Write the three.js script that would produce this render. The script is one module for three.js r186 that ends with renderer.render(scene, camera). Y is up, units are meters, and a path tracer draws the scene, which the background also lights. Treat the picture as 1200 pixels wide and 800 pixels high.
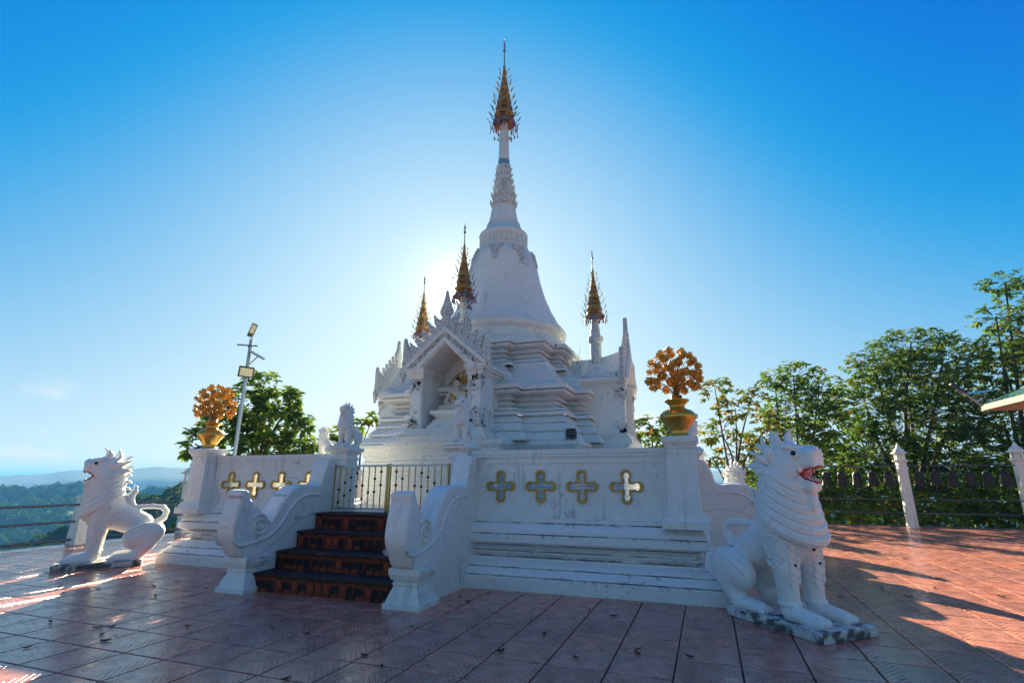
import * as THREE from 'three';
import { mergeGeometries, mergeVertices } from 'three/addons/utils/BufferGeometryUtils.js';
import { MarchingCubes } from 'three/addons/objects/MarchingCubes.js';
import { RoundedBoxGeometry } from 'three/addons/geometries/RoundedBoxGeometry.js';

// ------------------------------------------------------------ camera, sky, sun, exposure
const scene = new THREE.Scene();
const HEAD = THREE.MathUtils.degToRad(20.3), PITCH = Math.atan(160 / 600);
const camera = new THREE.PerspectiveCamera(THREE.MathUtils.radToDeg(2 * Math.atan(400 / 600)), 1.5, 0.05, 20000);
camera.position.set(0, 1.35, 0);
camera.lookAt(-Math.sin(HEAD) * Math.cos(PITCH), 1.35 + Math.sin(PITCH), -Math.cos(HEAD) * Math.cos(PITCH));
const renderer = new THREE.WebGLRenderer({ antialias: true });
renderer.setSize(1024, 682);
renderer.toneMapping = THREE.LinearToneMapping;
renderer.toneMappingExposure = 3.75;
renderer.shadowMap.enabled = true;

const SUN = new THREE.Vector3(-0.41509, 0.34623, -0.84132).normalize();
const sun = new THREE.DirectionalLight(new THREE.Color(1.0, 0.92, 0.66), 5.0);
sun.position.copy(SUN).multiplyScalar(80);
sun.castShadow = true;
sun.shadow.mapSize.set(4096, 4096);
Object.assign(sun.shadow.camera, { left: -35, right: 35, top: 35, bottom: -35, near: 1, far: 200 });
scene.add(sun, sun.target);

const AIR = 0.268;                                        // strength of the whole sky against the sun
function makeSky() {
  const W = 1024, H = 512, data = new Float32Array(W * H * 4);
  const mix = (a, b, t) => a + (b - a) * t, sm = (a, b, t) => { t = Math.min(1, Math.max(0, (t - a) / (b - a))); return t * t * (3 - 2 * t); };
  for (let j = 0; j < H; j++) for (let i = 0; i < W; i++) {
    const el = ((j + 0.5) / H - 0.5) * Math.PI, az = ((i + 0.5) / W - 0.5) * 2 * Math.PI;
    const y = Math.sin(el), c = Math.cos(el), x = c * Math.cos(az), z = c * Math.sin(az);
    const g = Math.acos(Math.min(1, Math.max(-1, x * SUN.x + y * SUN.y + z * SUN.z))) * 57.2958;
    const e = Math.max(0, el) * 57.2958;
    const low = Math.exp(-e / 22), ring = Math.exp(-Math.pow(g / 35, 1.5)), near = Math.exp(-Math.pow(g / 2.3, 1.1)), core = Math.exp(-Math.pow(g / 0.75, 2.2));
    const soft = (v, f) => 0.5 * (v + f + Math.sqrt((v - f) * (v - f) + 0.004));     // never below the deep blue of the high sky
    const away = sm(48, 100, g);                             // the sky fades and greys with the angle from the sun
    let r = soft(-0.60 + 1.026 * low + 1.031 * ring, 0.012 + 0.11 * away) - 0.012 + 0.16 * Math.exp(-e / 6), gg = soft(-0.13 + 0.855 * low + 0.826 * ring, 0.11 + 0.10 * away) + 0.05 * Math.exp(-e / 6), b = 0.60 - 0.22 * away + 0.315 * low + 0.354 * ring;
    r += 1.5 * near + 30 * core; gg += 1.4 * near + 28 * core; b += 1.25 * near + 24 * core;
    // thin low clouds
    const cl = sm(0.54, 0.66, fbmDir(x, y, z)) * sm(0.5, 2.5, e) * (1 - sm(5, 9, e)) * 0.75;
    r = mix(r, 1.0, cl); gg = mix(gg, 1.0, cl); b = mix(b, 1.02, cl);
    const k = (j * W + i) * 4;
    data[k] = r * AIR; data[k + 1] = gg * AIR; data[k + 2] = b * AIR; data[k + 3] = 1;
  }
  const t = new THREE.DataTexture(data, W, H, THREE.RGBAFormat, THREE.FloatType);
  t.mapping = THREE.EquirectangularReflectionMapping; t.magFilter = t.minFilter = THREE.LinearFilter; t.needsUpdate = true;
  return t;
}
function hash(i, j, k) { let h = Math.imul(i, 374761393) ^ Math.imul(j, 668265263) ^ Math.imul(k, 2147483647 - 58); h = Math.imul(h ^ (h >>> 13), 1274126177); return ((h ^ (h >>> 16)) >>> 0) / 4294967296; }
function noise3(x, y, z) {
  const i = Math.floor(x), j = Math.floor(y), k = Math.floor(z); let u = x - i, v = y - j, w = z - k;
  u = u * u * (3 - 2 * u); v = v * v * (3 - 2 * v); w = w * w * (3 - 2 * w);
  const L = (a, b, t) => a + (b - a) * t;
  return L(L(L(hash(i, j, k), hash(i + 1, j, k), u), L(hash(i, j + 1, k), hash(i + 1, j + 1, k), u), v),
    L(L(hash(i, j, k + 1), hash(i + 1, j, k + 1), u), L(hash(i, j + 1, k + 1), hash(i + 1, j + 1, k + 1), u), v), w);
}
function fbmDir(x, y, z) { let s = 0, a = 0.5; x = x * 9 + 31; y = y * 30 + 7; z = z * 9 + 12; for (let o = 0; o < 5; o++) { s += a * noise3(x, y, z); x *= 2.03; y *= 2.03; z *= 2.03; a *= 0.5; } return s; }
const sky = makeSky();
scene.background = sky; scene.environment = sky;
scene.fog = new THREE.FogExp2(new THREE.Color(0.13, 0.48, 1.0), 0.00038);

// ------------------------------------------------------------ helpers
function rng(seed) { let a = seed >>> 0; return () => { a = (a + 0x6D2B79F5) >>> 0; let t = Math.imul(a ^ (a >>> 15), 1 | a); t = (t + Math.imul(t ^ (t >>> 7), 61 | t)) ^ t; return ((t ^ (t >>> 14)) >>> 0) / 4294967296; }; }
const V = (x, y, z) => new THREE.Vector3(x, y, z);
const clamp = (x, a = 0, b = 1) => Math.min(b, Math.max(a, x));
const sstep = (a, b, x) => { const t = clamp((x - a) / (b - a)); return t * t * (3 - 2 * t); };
const taken = new Map();
function numbered(name) { const n = taken.get(name) || 0; taken.set(name, n + 1); return n ? `${name}_${String(n).padStart(3, '0')}` : name; }
function plain(g) {                                       // position, normal, uv only; no index
  const s = g.index ? g.toNonIndexed() : g;
  for (const k of Object.keys(s.attributes)) if (!['position', 'normal', 'uv', 'color'].includes(k)) s.deleteAttribute(k);
  if (!s.attributes.normal) s.computeVertexNormals();
  if (!s.attributes.uv) s.setAttribute('uv', new THREE.BufferAttribute(new Float32Array(s.attributes.position.count * 2), 2));
  return s;
}
function merge(list) {
  const gs = (Array.isArray(list) ? list : [list]).map(plain);
  if (gs.length === 1) return gs[0];
  const anyColor = gs.some((g) => g.attributes.color);
  if (!anyColor || gs.every((g) => g.attributes.color)) return mergeGeometries(gs, false);
  gs.forEach((g) => g.deleteAttribute('color'));
  return mergeGeometries(gs, false);
}
function boxUV(g, du = 0, dv = 0) {                                       // uv in metres along the face's main directions
  const p = g.attributes.position, n = g.attributes.normal, uv = new Float32Array(p.count * 2);
  for (let i = 0; i < p.count; i += 3) {
    let ax = 0, ay = 0, az = 0;
    for (let k = i; k < i + 3 && k < p.count; k++) { ax += Math.abs(n.getX(k)); ay += Math.abs(n.getY(k)); az += Math.abs(n.getZ(k)); }
    for (let k = i; k < i + 3 && k < p.count; k++) {
      const x = p.getX(k), y = p.getY(k), z = p.getZ(k);
      if (ay > ax && ay > az) { uv[2 * k] = x + du; uv[2 * k + 1] = z + dv; } else if (ax > az) { uv[2 * k] = z + 1.37 + du; uv[2 * k + 1] = y + dv; } else { uv[2 * k] = x + du; uv[2 * k + 1] = y + dv; }
    }
  }
  g.setAttribute('uv', new THREE.BufferAttribute(uv, 2));
  return g;
}
let made = 0;
function obj(name, geos, mat, parent, keepUV) {
  const g = merge(geos); made++; if (!keepUV) boxUV(g, (made * 0.731) % 7, (made * 0.317) % 5);
  const m = new THREE.Mesh(g, mat); m.name = name; if (parent) parent.add(m);
  return m;
}
function tag(o, label, category, group, kind) { o.userData.label = label; o.userData.category = category; if (group) o.userData.group = group; if (kind) o.userData.kind = kind; return o; }
function thing(name, label, category, pos = [0, 0, 0], turn = 0, group) {
  const o = new THREE.Group(); o.name = numbered(name); o.position.set(...pos); o.rotation.y = turn; scene.add(o);
  return tag(o, label, category, group);
}
function structure(name, geos, mat, label, category, keepUV) { const m = obj(numbered(name), geos, mat, scene, keepUV); tag(m, label, category); m.userData.kind = 'structure'; return m; }
function copy(o, pos, turn, label, scale) {
  const c = o.clone(); c.name = numbered(o.name.replace(/_\d{3}$/, '')); c.position.set(...pos); c.rotation.y = turn; if (scale) c.scale.setScalar(scale);
  c.userData = { ...o.userData }; if (label) c.userData.label = label; scene.add(c); return c;
}
const box = (w, h, d, x = 0, y = 0, z = 0) => new THREE.BoxGeometry(w, h, d).translate(x, y, z);
const rbox = (w, h, d, r, x = 0, y = 0, z = 0) => new RoundedBoxGeometry(w, h, d, 2, r).translate(x, y, z);
const between = (x0, x1, y0, y1, z0, z1) => box(x1 - x0, y1 - y0, z1 - z0, (x0 + x1) / 2, (y0 + y1) / 2, (z0 + z1) / 2);
const cyl = (r0, r1, h, x = 0, y = 0, z = 0, n = 12) => new THREE.CylinderGeometry(r1, r0, h, n).translate(x, y + h / 2, z);
const lathe = (pts, n = 32) => new THREE.LatheGeometry(pts.map(([r, y]) => new THREE.Vector2(r, y)), n);
function bar(a, b, r, n = 6, r2 = r) {
  const d = b.clone().sub(a), L = d.length(), g = new THREE.CylinderGeometry(r2, r, L, n);
  g.translate(0, L / 2, 0); g.applyQuaternion(new THREE.Quaternion().setFromUnitVectors(V(0, 1, 0), d.normalize())); return g.translate(a.x, a.y, a.z);
}
function tube(pts, r, n = 6, seg, closed = false) { return new THREE.TubeGeometry(new THREE.CatmullRomCurve3(pts, closed), seg || pts.length * 5, r, n, closed); }
function taperTube(pts, radii, n = 8, seg = 24, flat = 1) {
  const c = new THREE.CatmullRomCurve3(pts), fr = c.computeFrenetFrames(seg), pos = [], idx = [];
  for (let i = 0; i <= seg; i++) {
    const p = c.getPoint(i / seg), f = i / seg * (radii.length - 1), k = Math.min(radii.length - 2, Math.floor(f)), r = radii[k] + (radii[k + 1] - radii[k]) * (f - k);
    for (let j = 0; j < n; j++) { const a = j / n * Math.PI * 2, u = Math.cos(a) * r, v = Math.sin(a) * r * flat; pos.push(p.x + fr.normals[i].x * u + fr.binormals[i].x * v, p.y + fr.normals[i].y * u + fr.binormals[i].y * v, p.z + fr.normals[i].z * u + fr.binormals[i].z * v); }
  }
  for (let i = 0; i < seg; i++) for (let j = 0; j < n; j++) { const a = i * n + j, b = i * n + (j + 1) % n; idx.push(a, b, a + n, b, b + n, a + n); }
  for (let j = 1; j < n - 1; j++) { idx.push(0, j + 1, j); const e = seg * n; idx.push(e, e + j, e + j + 1); }
  const g = new THREE.BufferGeometry(); g.setAttribute('position', new THREE.Float32BufferAttribute(pos, 3)); g.setIndex(idx); g.computeVertexNormals(); return g;
}
function shapeOf(pts) { const s = new THREE.Shape(); pts.forEach(([x, y], i) => i ? s.lineTo(x, y) : s.moveTo(x, y)); s.closePath(); return s; }
function smoothShape(pts, closed = true, n = 60) { const c = new THREE.SplineCurve(pts.map(([x, y]) => new THREE.Vector2(x, y))); const q = c.getPoints(n).map((p) => [p.x, p.y]); return q; }
function plate(pts, t, bevel = 0.008) { const g = new THREE.ExtrudeGeometry(shapeOf(pts), { depth: t, bevelEnabled: bevel > 0, bevelSize: bevel, bevelThickness: bevel, bevelSegments: 1, curveSegments: 10 }); return g.translate(0, 0, -t / 2); }
// sweep a profile of [outward offset, height] round a closed outline of [x, z] given for an offset
function sweepOutline(outline, profile, cap = true, runUV = false) {
  const rings = profile.map(([o, y]) => outline(o).map(([x, z]) => [x, y, z])), pos = [], n = rings[0].length;
  const q = (a, b, c, d) => pos.push(...a, ...b, ...c, ...a, ...c, ...d);
  for (let i = 0; i + 1 < rings.length; i++) for (let j = 0; j < n; j++) { const k = (j + 1) % n; q(rings[i][j], rings[i][k], rings[i + 1][k], rings[i + 1][j]); }
  const g = new THREE.BufferGeometry(); g.setAttribute('position', new THREE.Float32BufferAttribute(pos, 3)); g.computeVertexNormals();
  if (runUV) {                                             // u runs along the moulding, v up its profile, both in metres
    const uv = [], arc = arcOf(profile), mid = rings[0], per = [0]; for (let j = 0; j < n; j++) { const a = mid[j], b = mid[(j + 1) % n]; per.push(per[j] + Math.hypot(b[0] - a[0], b[2] - a[2])); }
    for (let i = 0; i + 1 < rings.length; i++) for (let j = 0; j < n; j++) { const u0 = per[j], u1 = per[j + 1], v0 = arc[i], v1 = arc[i + 1]; uv.push(u0, v0, u1, v0, u1, v1, u0, v0, u1, v1, u0, v1); }
    g.setAttribute('uv', new THREE.Float32BufferAttribute(uv, 2)); return g;
  }
  const out = [g];
  if (cap) { const top = rings[rings.length - 1]; const s = new THREE.ShapeGeometry(shapeOf(top.map(([x, , z]) => [x, -z]))); s.rotateX(-Math.PI / 2); s.translate(0, top[0][1], 0); out.push(plain(s)); g.setAttribute('uv', new THREE.BufferAttribute(new Float32Array(pos.length / 3 * 2), 2)); }
  return merge(out);
}
function arcOf(profile) { const a = [0]; for (let i = 1; i < profile.length; i++) a.push(a[i - 1] + Math.hypot(profile[i][0] - profile[i - 1][0], profile[i][1] - profile[i - 1][1])); return a; }
const rectOutline = (x0, x1, z0, z1) => (o) => [[x0 - o, z1 + o], [x1 + o, z1 + o], [x1 + o, z0 - o], [x0 - o, z0 - o]];
const crossOutline = (c, arm, b) => (o) => {
  const C = c + o, A = arm + o, B = b + o, q = [[B, A], [B, C], [C, C], [C, B], [A, B]], out = [];
  let [sx, sz] = [1, 1];
  for (let k = 0; k < 4; k++) { for (const [x, z] of q) out.push(k === 0 ? [x, z] : k === 1 ? [z, -x] : k === 2 ? [-x, -z] : [-z, x]); }
  return out;
};

// ------------------------------------------------------------ textures: what the surfaces are made of
function pnoise(x, y, period, seed) {                      // periodic value noise
  const i = Math.floor(x), j = Math.floor(y); let u = x - i, v = y - j; u = u * u * (3 - 2 * u); v = v * v * (3 - 2 * v);
  const w = (a, b) => hash(((a % period) + period) % period, ((b % period) + period) % period, seed);
  return (w(i, j) * (1 - u) + w(i + 1, j) * u) * (1 - v) + (w(i, j + 1) * (1 - u) + w(i + 1, j + 1) * u) * v;
}
function pfbm(u, v, f, oct, seed) { let s = 0, a = 0.5, t = 0; for (let o = 0; o < oct; o++) { s += a * pnoise(u * f, v * f, f, seed + o); t += a; f *= 2; a *= 0.5; } return s / t; }
function paint(size, fn, srgb = true) {
  const d = new Uint8Array(size * size * 4);
  for (let j = 0; j < size; j++) for (let i = 0; i < size; i++) { const c = fn((i + 0.5) / size, (j + 0.5) / size), k = (j * size + i) * 4; d[k] = clamp(c[0]) * 255; d[k + 1] = clamp(c[1]) * 255; d[k + 2] = clamp(c[2]) * 255; d[k + 3] = 255; }
  const t = new THREE.DataTexture(d, size, size); t.wrapS = t.wrapT = THREE.RepeatWrapping; t.magFilter = THREE.LinearFilter; t.minFilter = THREE.LinearMipmapLinearFilter; t.generateMipmaps = true;
  if (srgb) t.colorSpace = THREE.SRGBColorSpace; t.needsUpdate = true; return t;
}
const rep = (t, m) => { const c = t.clone(); c.repeat.set(1 / m, 1 / m); c.needsUpdate = true; return c; };
// limewashed plaster: soft blotches, mildew speckle, hairline cracks, run-off streaks
function plasterMap(seed, dirt, tone) {
  return paint(1024, (u, v) => {
    const big = pfbm(u, v, 4, 4, seed), fine = pfbm(u, v, 64, 3, seed + 9), streak = pfbm(u, v * 0.125 + 0.3, 48, 3, seed + 20), where = pfbm(u, v, 5, 3, seed + 30);
    let k = 0.93 + 0.06 * (big - 0.5) + 0.05 * (fine - 0.5);
    const s = sstep(0.56, 0.78, streak) * sstep(0.44, 0.66, where) * dirt;
    const m = sstep(0.60, 0.76, pfbm(u, v, 60, 4, seed + 40)) * sstep(0.52, 0.72, pfbm(u, v, 5, 3, seed + 50)) * dirt;
    const cr = Math.abs(pfbm(u, v, 7, 4, seed + 60) - 0.5), crack = (1 - sstep(0.0, 0.006, cr)) * sstep(0.55, 0.62, pfbm(u, v, 3, 2, seed + 70)) * dirt;
    const horiz = pfbm(u * 0.125 + 0.1, v, 40, 2, seed + 80), hl = sstep(0.74, 0.84, horiz) * sstep(0.5, 0.65, pfbm(u, v, 4, 2, seed + 85)) * dirt;
    const d = 1 - 0.22 * s - 0.24 * m - 0.45 * crack - 0.34 * hl;
    return [k * tone[0] * d, k * tone[1] * (d * 0.985 + 0.012), k * tone[2] * (d * 0.965 + 0.02)];
  });
}
// plaster of a moulding: mould that has settled in its grooves and ledges and run down from them
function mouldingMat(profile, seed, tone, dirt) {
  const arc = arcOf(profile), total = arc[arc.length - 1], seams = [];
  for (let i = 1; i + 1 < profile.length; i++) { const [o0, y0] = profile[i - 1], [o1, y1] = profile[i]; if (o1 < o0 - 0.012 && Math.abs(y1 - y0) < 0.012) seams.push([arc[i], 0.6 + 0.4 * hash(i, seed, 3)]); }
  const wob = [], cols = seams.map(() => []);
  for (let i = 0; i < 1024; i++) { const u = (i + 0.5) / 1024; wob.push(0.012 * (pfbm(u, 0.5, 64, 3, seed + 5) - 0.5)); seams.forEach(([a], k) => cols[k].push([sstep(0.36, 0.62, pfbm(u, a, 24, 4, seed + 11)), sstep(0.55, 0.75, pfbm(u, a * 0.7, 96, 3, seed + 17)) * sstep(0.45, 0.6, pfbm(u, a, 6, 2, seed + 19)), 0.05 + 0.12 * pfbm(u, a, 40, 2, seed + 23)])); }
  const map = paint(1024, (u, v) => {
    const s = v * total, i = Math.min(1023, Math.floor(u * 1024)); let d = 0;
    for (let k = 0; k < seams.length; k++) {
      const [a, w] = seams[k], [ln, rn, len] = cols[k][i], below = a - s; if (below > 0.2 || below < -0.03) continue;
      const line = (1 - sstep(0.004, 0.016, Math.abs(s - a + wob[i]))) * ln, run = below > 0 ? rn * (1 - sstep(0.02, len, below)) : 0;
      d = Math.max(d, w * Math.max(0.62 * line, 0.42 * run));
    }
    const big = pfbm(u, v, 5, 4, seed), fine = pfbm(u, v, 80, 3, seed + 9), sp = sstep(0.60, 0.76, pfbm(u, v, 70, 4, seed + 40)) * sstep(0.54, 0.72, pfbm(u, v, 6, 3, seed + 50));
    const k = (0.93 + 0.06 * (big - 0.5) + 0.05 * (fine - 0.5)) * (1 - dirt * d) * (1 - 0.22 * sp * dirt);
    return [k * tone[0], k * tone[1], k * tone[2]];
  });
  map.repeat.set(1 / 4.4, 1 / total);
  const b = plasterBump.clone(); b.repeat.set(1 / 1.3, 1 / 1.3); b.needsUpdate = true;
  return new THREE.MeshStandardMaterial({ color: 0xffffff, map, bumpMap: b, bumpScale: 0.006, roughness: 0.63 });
}
const plasterBump = paint(512, (u, v) => { const k = 0.55 * pfbm(u, v, 6, 3, 3) + 0.45 * pfbm(u, v, 60, 3, 4); return [k, k, k]; }, false);
const wash1 = plasterMap(11, 0.55, [0.955, 0.95, 0.94]), wash2 = plasterMap(57, 1.0, [0.93, 0.925, 0.91]), wash3 = plasterMap(91, 0.10, [0.97, 0.968, 0.96]);
const M = {};
M.plaster = new THREE.MeshStandardMaterial({ color: 0xffffff, map: rep(wash1, 3.1), bumpMap: rep(plasterBump, 1.3), bumpScale: 0.006, roughness: 0.62 });
M.oldPlaster = new THREE.MeshStandardMaterial({ color: 0xffffff, map: rep(wash2, 2.3), bumpMap: rep(plasterBump, 0.9), bumpScale: 0.008, roughness: 0.66 });
const filigree = paint(512, (u, v) => { const m = sstep(0.46, 0.68, pfbm(u, v, 40, 4, 150)), k = (0.93 + 0.08 * (pfbm(u, v, 6, 3, 151) - 0.5)) * (1 - 0.30 * m); return [k * 0.95, k * 0.95, k * 0.94]; });
M.carved = new THREE.MeshStandardMaterial({ color: 0xffffff, map: rep(filigree, 0.55), bumpMap: rep(plasterBump, 0.18), bumpScale: 0.012, roughness: 0.6 });
M.statue = new THREE.MeshStandardMaterial({ color: 0xffffff, map: rep(wash3, 1.6), bumpMap: rep(plasterBump, 0.45), bumpScale: 0.004, roughness: 0.42 });
M.gold = new THREE.MeshStandardMaterial({ color: new THREE.Color(0.62, 0.36, 0.07), metalness: 0.85, roughness: 0.33, bumpMap: rep(plasterBump, 0.4), bumpScale: 0.002 });
M.gilt = new THREE.MeshStandardMaterial({ color: new THREE.Color(0.52, 0.31, 0.09), metalness: 0.65, roughness: 0.42 });
M.brownGilt = new THREE.MeshStandardMaterial({ color: new THREE.Color(0.34, 0.19, 0.07), metalness: 0.5, roughness: 0.45 });
M.goldPaint = new THREE.MeshStandardMaterial({ color: new THREE.Color(0.50, 0.30, 0.05), metalness: 0.4, roughness: 0.45 });
M.tin = new THREE.MeshStandardMaterial({ color: new THREE.Color(0.22, 0.24, 0.26), metalness: 0.7, roughness: 0.4 });
M.jewel = new THREE.MeshStandardMaterial({ color: new THREE.Color(0.30, 0.05, 0.16), metalness: 0.2, roughness: 0.2 });
M.steel = new THREE.MeshStandardMaterial({ color: new THREE.Color(0.42, 0.44, 0.46), metalness: 0.8, roughness: 0.35 });
M.rail = new THREE.MeshStandardMaterial({ color: new THREE.Color(0.10, 0.115, 0.13), metalness: 0.3, roughness: 0.45 });
M.brass = new THREE.MeshStandardMaterial({ color: new THREE.Color(0.44, 0.34, 0.16), metalness: 0.8, roughness: 0.32 });
M.bronze = new THREE.MeshStandardMaterial({ color: new THREE.Color(0.04, 0.032, 0.026), metalness: 0.5, roughness: 0.55 });
M.black = new THREE.MeshStandardMaterial({ color: 0x0a0a0a, roughness: 0.25 });
M.red = new THREE.MeshStandardMaterial({ color: new THREE.Color(0.42, 0.012, 0.02), roughness: 0.4 });
M.tooth = new THREE.MeshStandardMaterial({ color: 0xe8e4d8, roughness: 0.4 });
M.grime = new THREE.MeshStandardMaterial({ color: 0xffffff, roughness: 0.85, map: rep(paint(512, (u, v) => { const m = 0.62 * sstep(0.42, 0.72, pfbm(u, v, 16, 6, 200)), f = 0.85 + 0.3 * pfbm(u, v, 90, 2, 201); const a = [0.055, 0.05, 0.045], b = [0.80, 0.79, 0.77]; return a.map((x, i) => (x + (b[i] - x) * (1 - m)) * f); }), 1.4) });

// ------------------------------------------------------------ terrace: concrete bed with glazed tiles laid square to the temple
const CX = -4.257, CZ = -10.9;                 // axis of the stupa
const TX0 = -12.95, TX1 = 21, TZ0 = -18.5, TZ1 = 7;
const TILE = 0.46;
const bedMat = new THREE.MeshStandardMaterial({ color: new THREE.Color(0.035, 0.034, 0.036), roughness: 0.8 });
const terrace = structure('terrace', [between(TX0, TX1, -1.6, -0.007, TZ0, TZ1)], bedMat, 'terrace paved with glossy pinkish brown patterned tiles', 'terrace');
obj('terrace_edge', [between(TX0 - 0.12, TX0, -1.7, -0.012, TZ0 - 0.12, TZ1), between(TX0, TX1, -1.7, -0.012, TZ0 - 0.12, TZ0)], M.plaster, terrace);
function tileLook(seed, tint) {
  const map = paint(256, (u, v) => {
    const n = pfbm(u, v, 4, 5, seed), f = pfbm(u, v, 40, 2, seed + 3), st = sstep(0.62, 0.8, pfbm(u, v, 9, 4, seed + 5));
    const s2 = u < 0.5 ? (v + u * 1.25) : (v - u * 1.25), line = (1 - sstep(0.03, 0.10, Math.abs(((s2 * 7) % 1 + 1) % 1 - 0.5))) * (1 - sstep(0.14, 0.40, Math.min(u, 1 - u)));
    const k = (0.80 + 0.36 * (n - 0.5) + 0.16 * (f - 0.5) - 0.12 * st) * (1 - 0.18 * line);
    return [tint[0] * k, tint[1] * k * (1 - 0.02 * st), tint[2] * k];
  });
  return map;
}
const tileBump = paint(512, (u, v) => {
  // pressed relief: slanting strokes that meet along the edges of the tile, with a plain worn middle
  let h = 0.6; const e = Math.min(u, 1 - u), m = 1 - sstep(0.16, 0.42, e);
  const s = u < 0.5 ? (v + u * 1.25) : (v - u * 1.25), st = Math.abs(((s * 7) % 1 + 1) % 1 - 0.5);
  h -= 0.55 * (1 - sstep(0.03, 0.10, st)) * sstep(0.02, 0.5, m);
  h += 0.16 * (pfbm(u, v, 6, 4, 77) - 0.5);
  return [h, h, h];
}, false);
const tileRough = paint(256, (u, v) => { const k = 0.42 + 0.55 * (pfbm(u, v, 5, 4, 301) - 0.5) + 0.25 * sstep(0.55, 0.75, pfbm(u, v, 18, 3, 302)); return [k, k, k]; }, false);
const tileMats = [[70, [1.0, 0.635, 0.52]], [75, [1.05, 0.65, 0.53]], [82, [0.94, 0.605, 0.515]], [88, [0.90, 0.59, 0.50]], [93, [1.0, 0.655, 0.55]]].map(([s, c]) => new THREE.MeshStandardMaterial({ color: 0xffffff, map: tileLook(s, c), bumpMap: tileBump, bumpScale: 0.005, roughnessMap: tileRough, roughness: 0.5 }));
{
  const gap = 0.012, w = TILE - gap, top = 0.006;
  const tg = new THREE.BufferGeometry(); {
    const a = w / 2, b = a - 0.005, y0 = -0.01, y1 = top - 0.003, y2 = top, P = [], U = [];
    const quad = (p, q, r, s) => { for (const c of [p, q, r, p, r, s]) { P.push(...c); U.push(c[0] / w + 0.5, c[2] / w + 0.5); } };
    const R = (h, y) => [[-h, y, h], [h, y, h], [h, y, -h], [-h, y, -h]], r0 = R(a, y0), r1 = R(a, y1), r2 = R(b, y2);
    for (let k = 0; k < 4; k++) { const l = (k + 1) % 4; quad(r0[k], r0[l], r1[l], r1[k]); quad(r1[k], r1[l], r2[l], r2[k]); }
    quad(r2[0], r2[1], r2[2], r2[3]);
    tg.setAttribute('position', new THREE.Float32BufferAttribute(P, 3)); tg.setAttribute('uv', new THREE.Float32BufferAttribute(U, 2)); tg.computeVertexNormals();
  }
  const rnd = rng(5), near = [], far = [[], [], [], [], []], x0 = -0.35 - Math.ceil((-0.35 - TX0) / TILE) * TILE, z0 = -4.14 - Math.ceil((-4.14 - TZ0) / TILE) * TILE;
  const cells = [];
  for (let x = x0 + TILE / 2; x < TX1; x += TILE) for (let z = z0 + TILE / 2; z < TZ1; z += TILE) {
    if (x < TX0 + 0.1 || z < TZ0 + 0.1) continue;
    const fx = x * Math.cos(HEAD) + z * Math.sin(HEAD), fz = -(-x * Math.sin(HEAD) + z * Math.cos(HEAD));
    const inPlat = x > -8.4 && x < -0.1 && z < -6.7 && z > -15.1;
    const seen = fz > 1.9 && Math.abs(fx) < fz * 1.05 + 0.3 && !inPlat && !(x > -5.2 && x < -3.5 && z < -5.7 && z > -7);
    cells.push([x, z, seen ? fx * fx + fz * fz : 1e6, Math.floor(rnd() * 5), (rnd() - 0.5) * 0.0016, (rnd() - 0.5) * 0.004, (rnd() - 0.5) * 0.004, inPlat]);
  }
  cells.sort((a, b) => a[2] - b[2]);
  cells.forEach(([x, z, , k, dy, rx, rz, hid], i) => {
    if (i < 300) { const m = new THREE.Mesh(tg, tileMats[k]); m.name = 'tile'; m.position.set(x, dy, z); m.rotation.set(rx, 0, rz); terrace.add(m); }
    else if (!hid) far[k].push([x, dy, z, rx, rz]);
  });
  far.forEach((list, k) => {
    const im = new THREE.InstancedMesh(tg, tileMats[k], list.length), m4 = new THREE.Matrix4(), q = new THREE.Quaternion(), e = new THREE.Euler();
    list.forEach(([x, y, z, rx, rz], i) => im.setMatrixAt(i, m4.compose(V(x, y, z), q.setFromEuler(e.set(rx, 0, rz)), V(1, 1, 1))));
    im.name = 'tile_field'; im.userData.kind = 'stuff'; terrace.add(im);
  });
}

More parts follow.
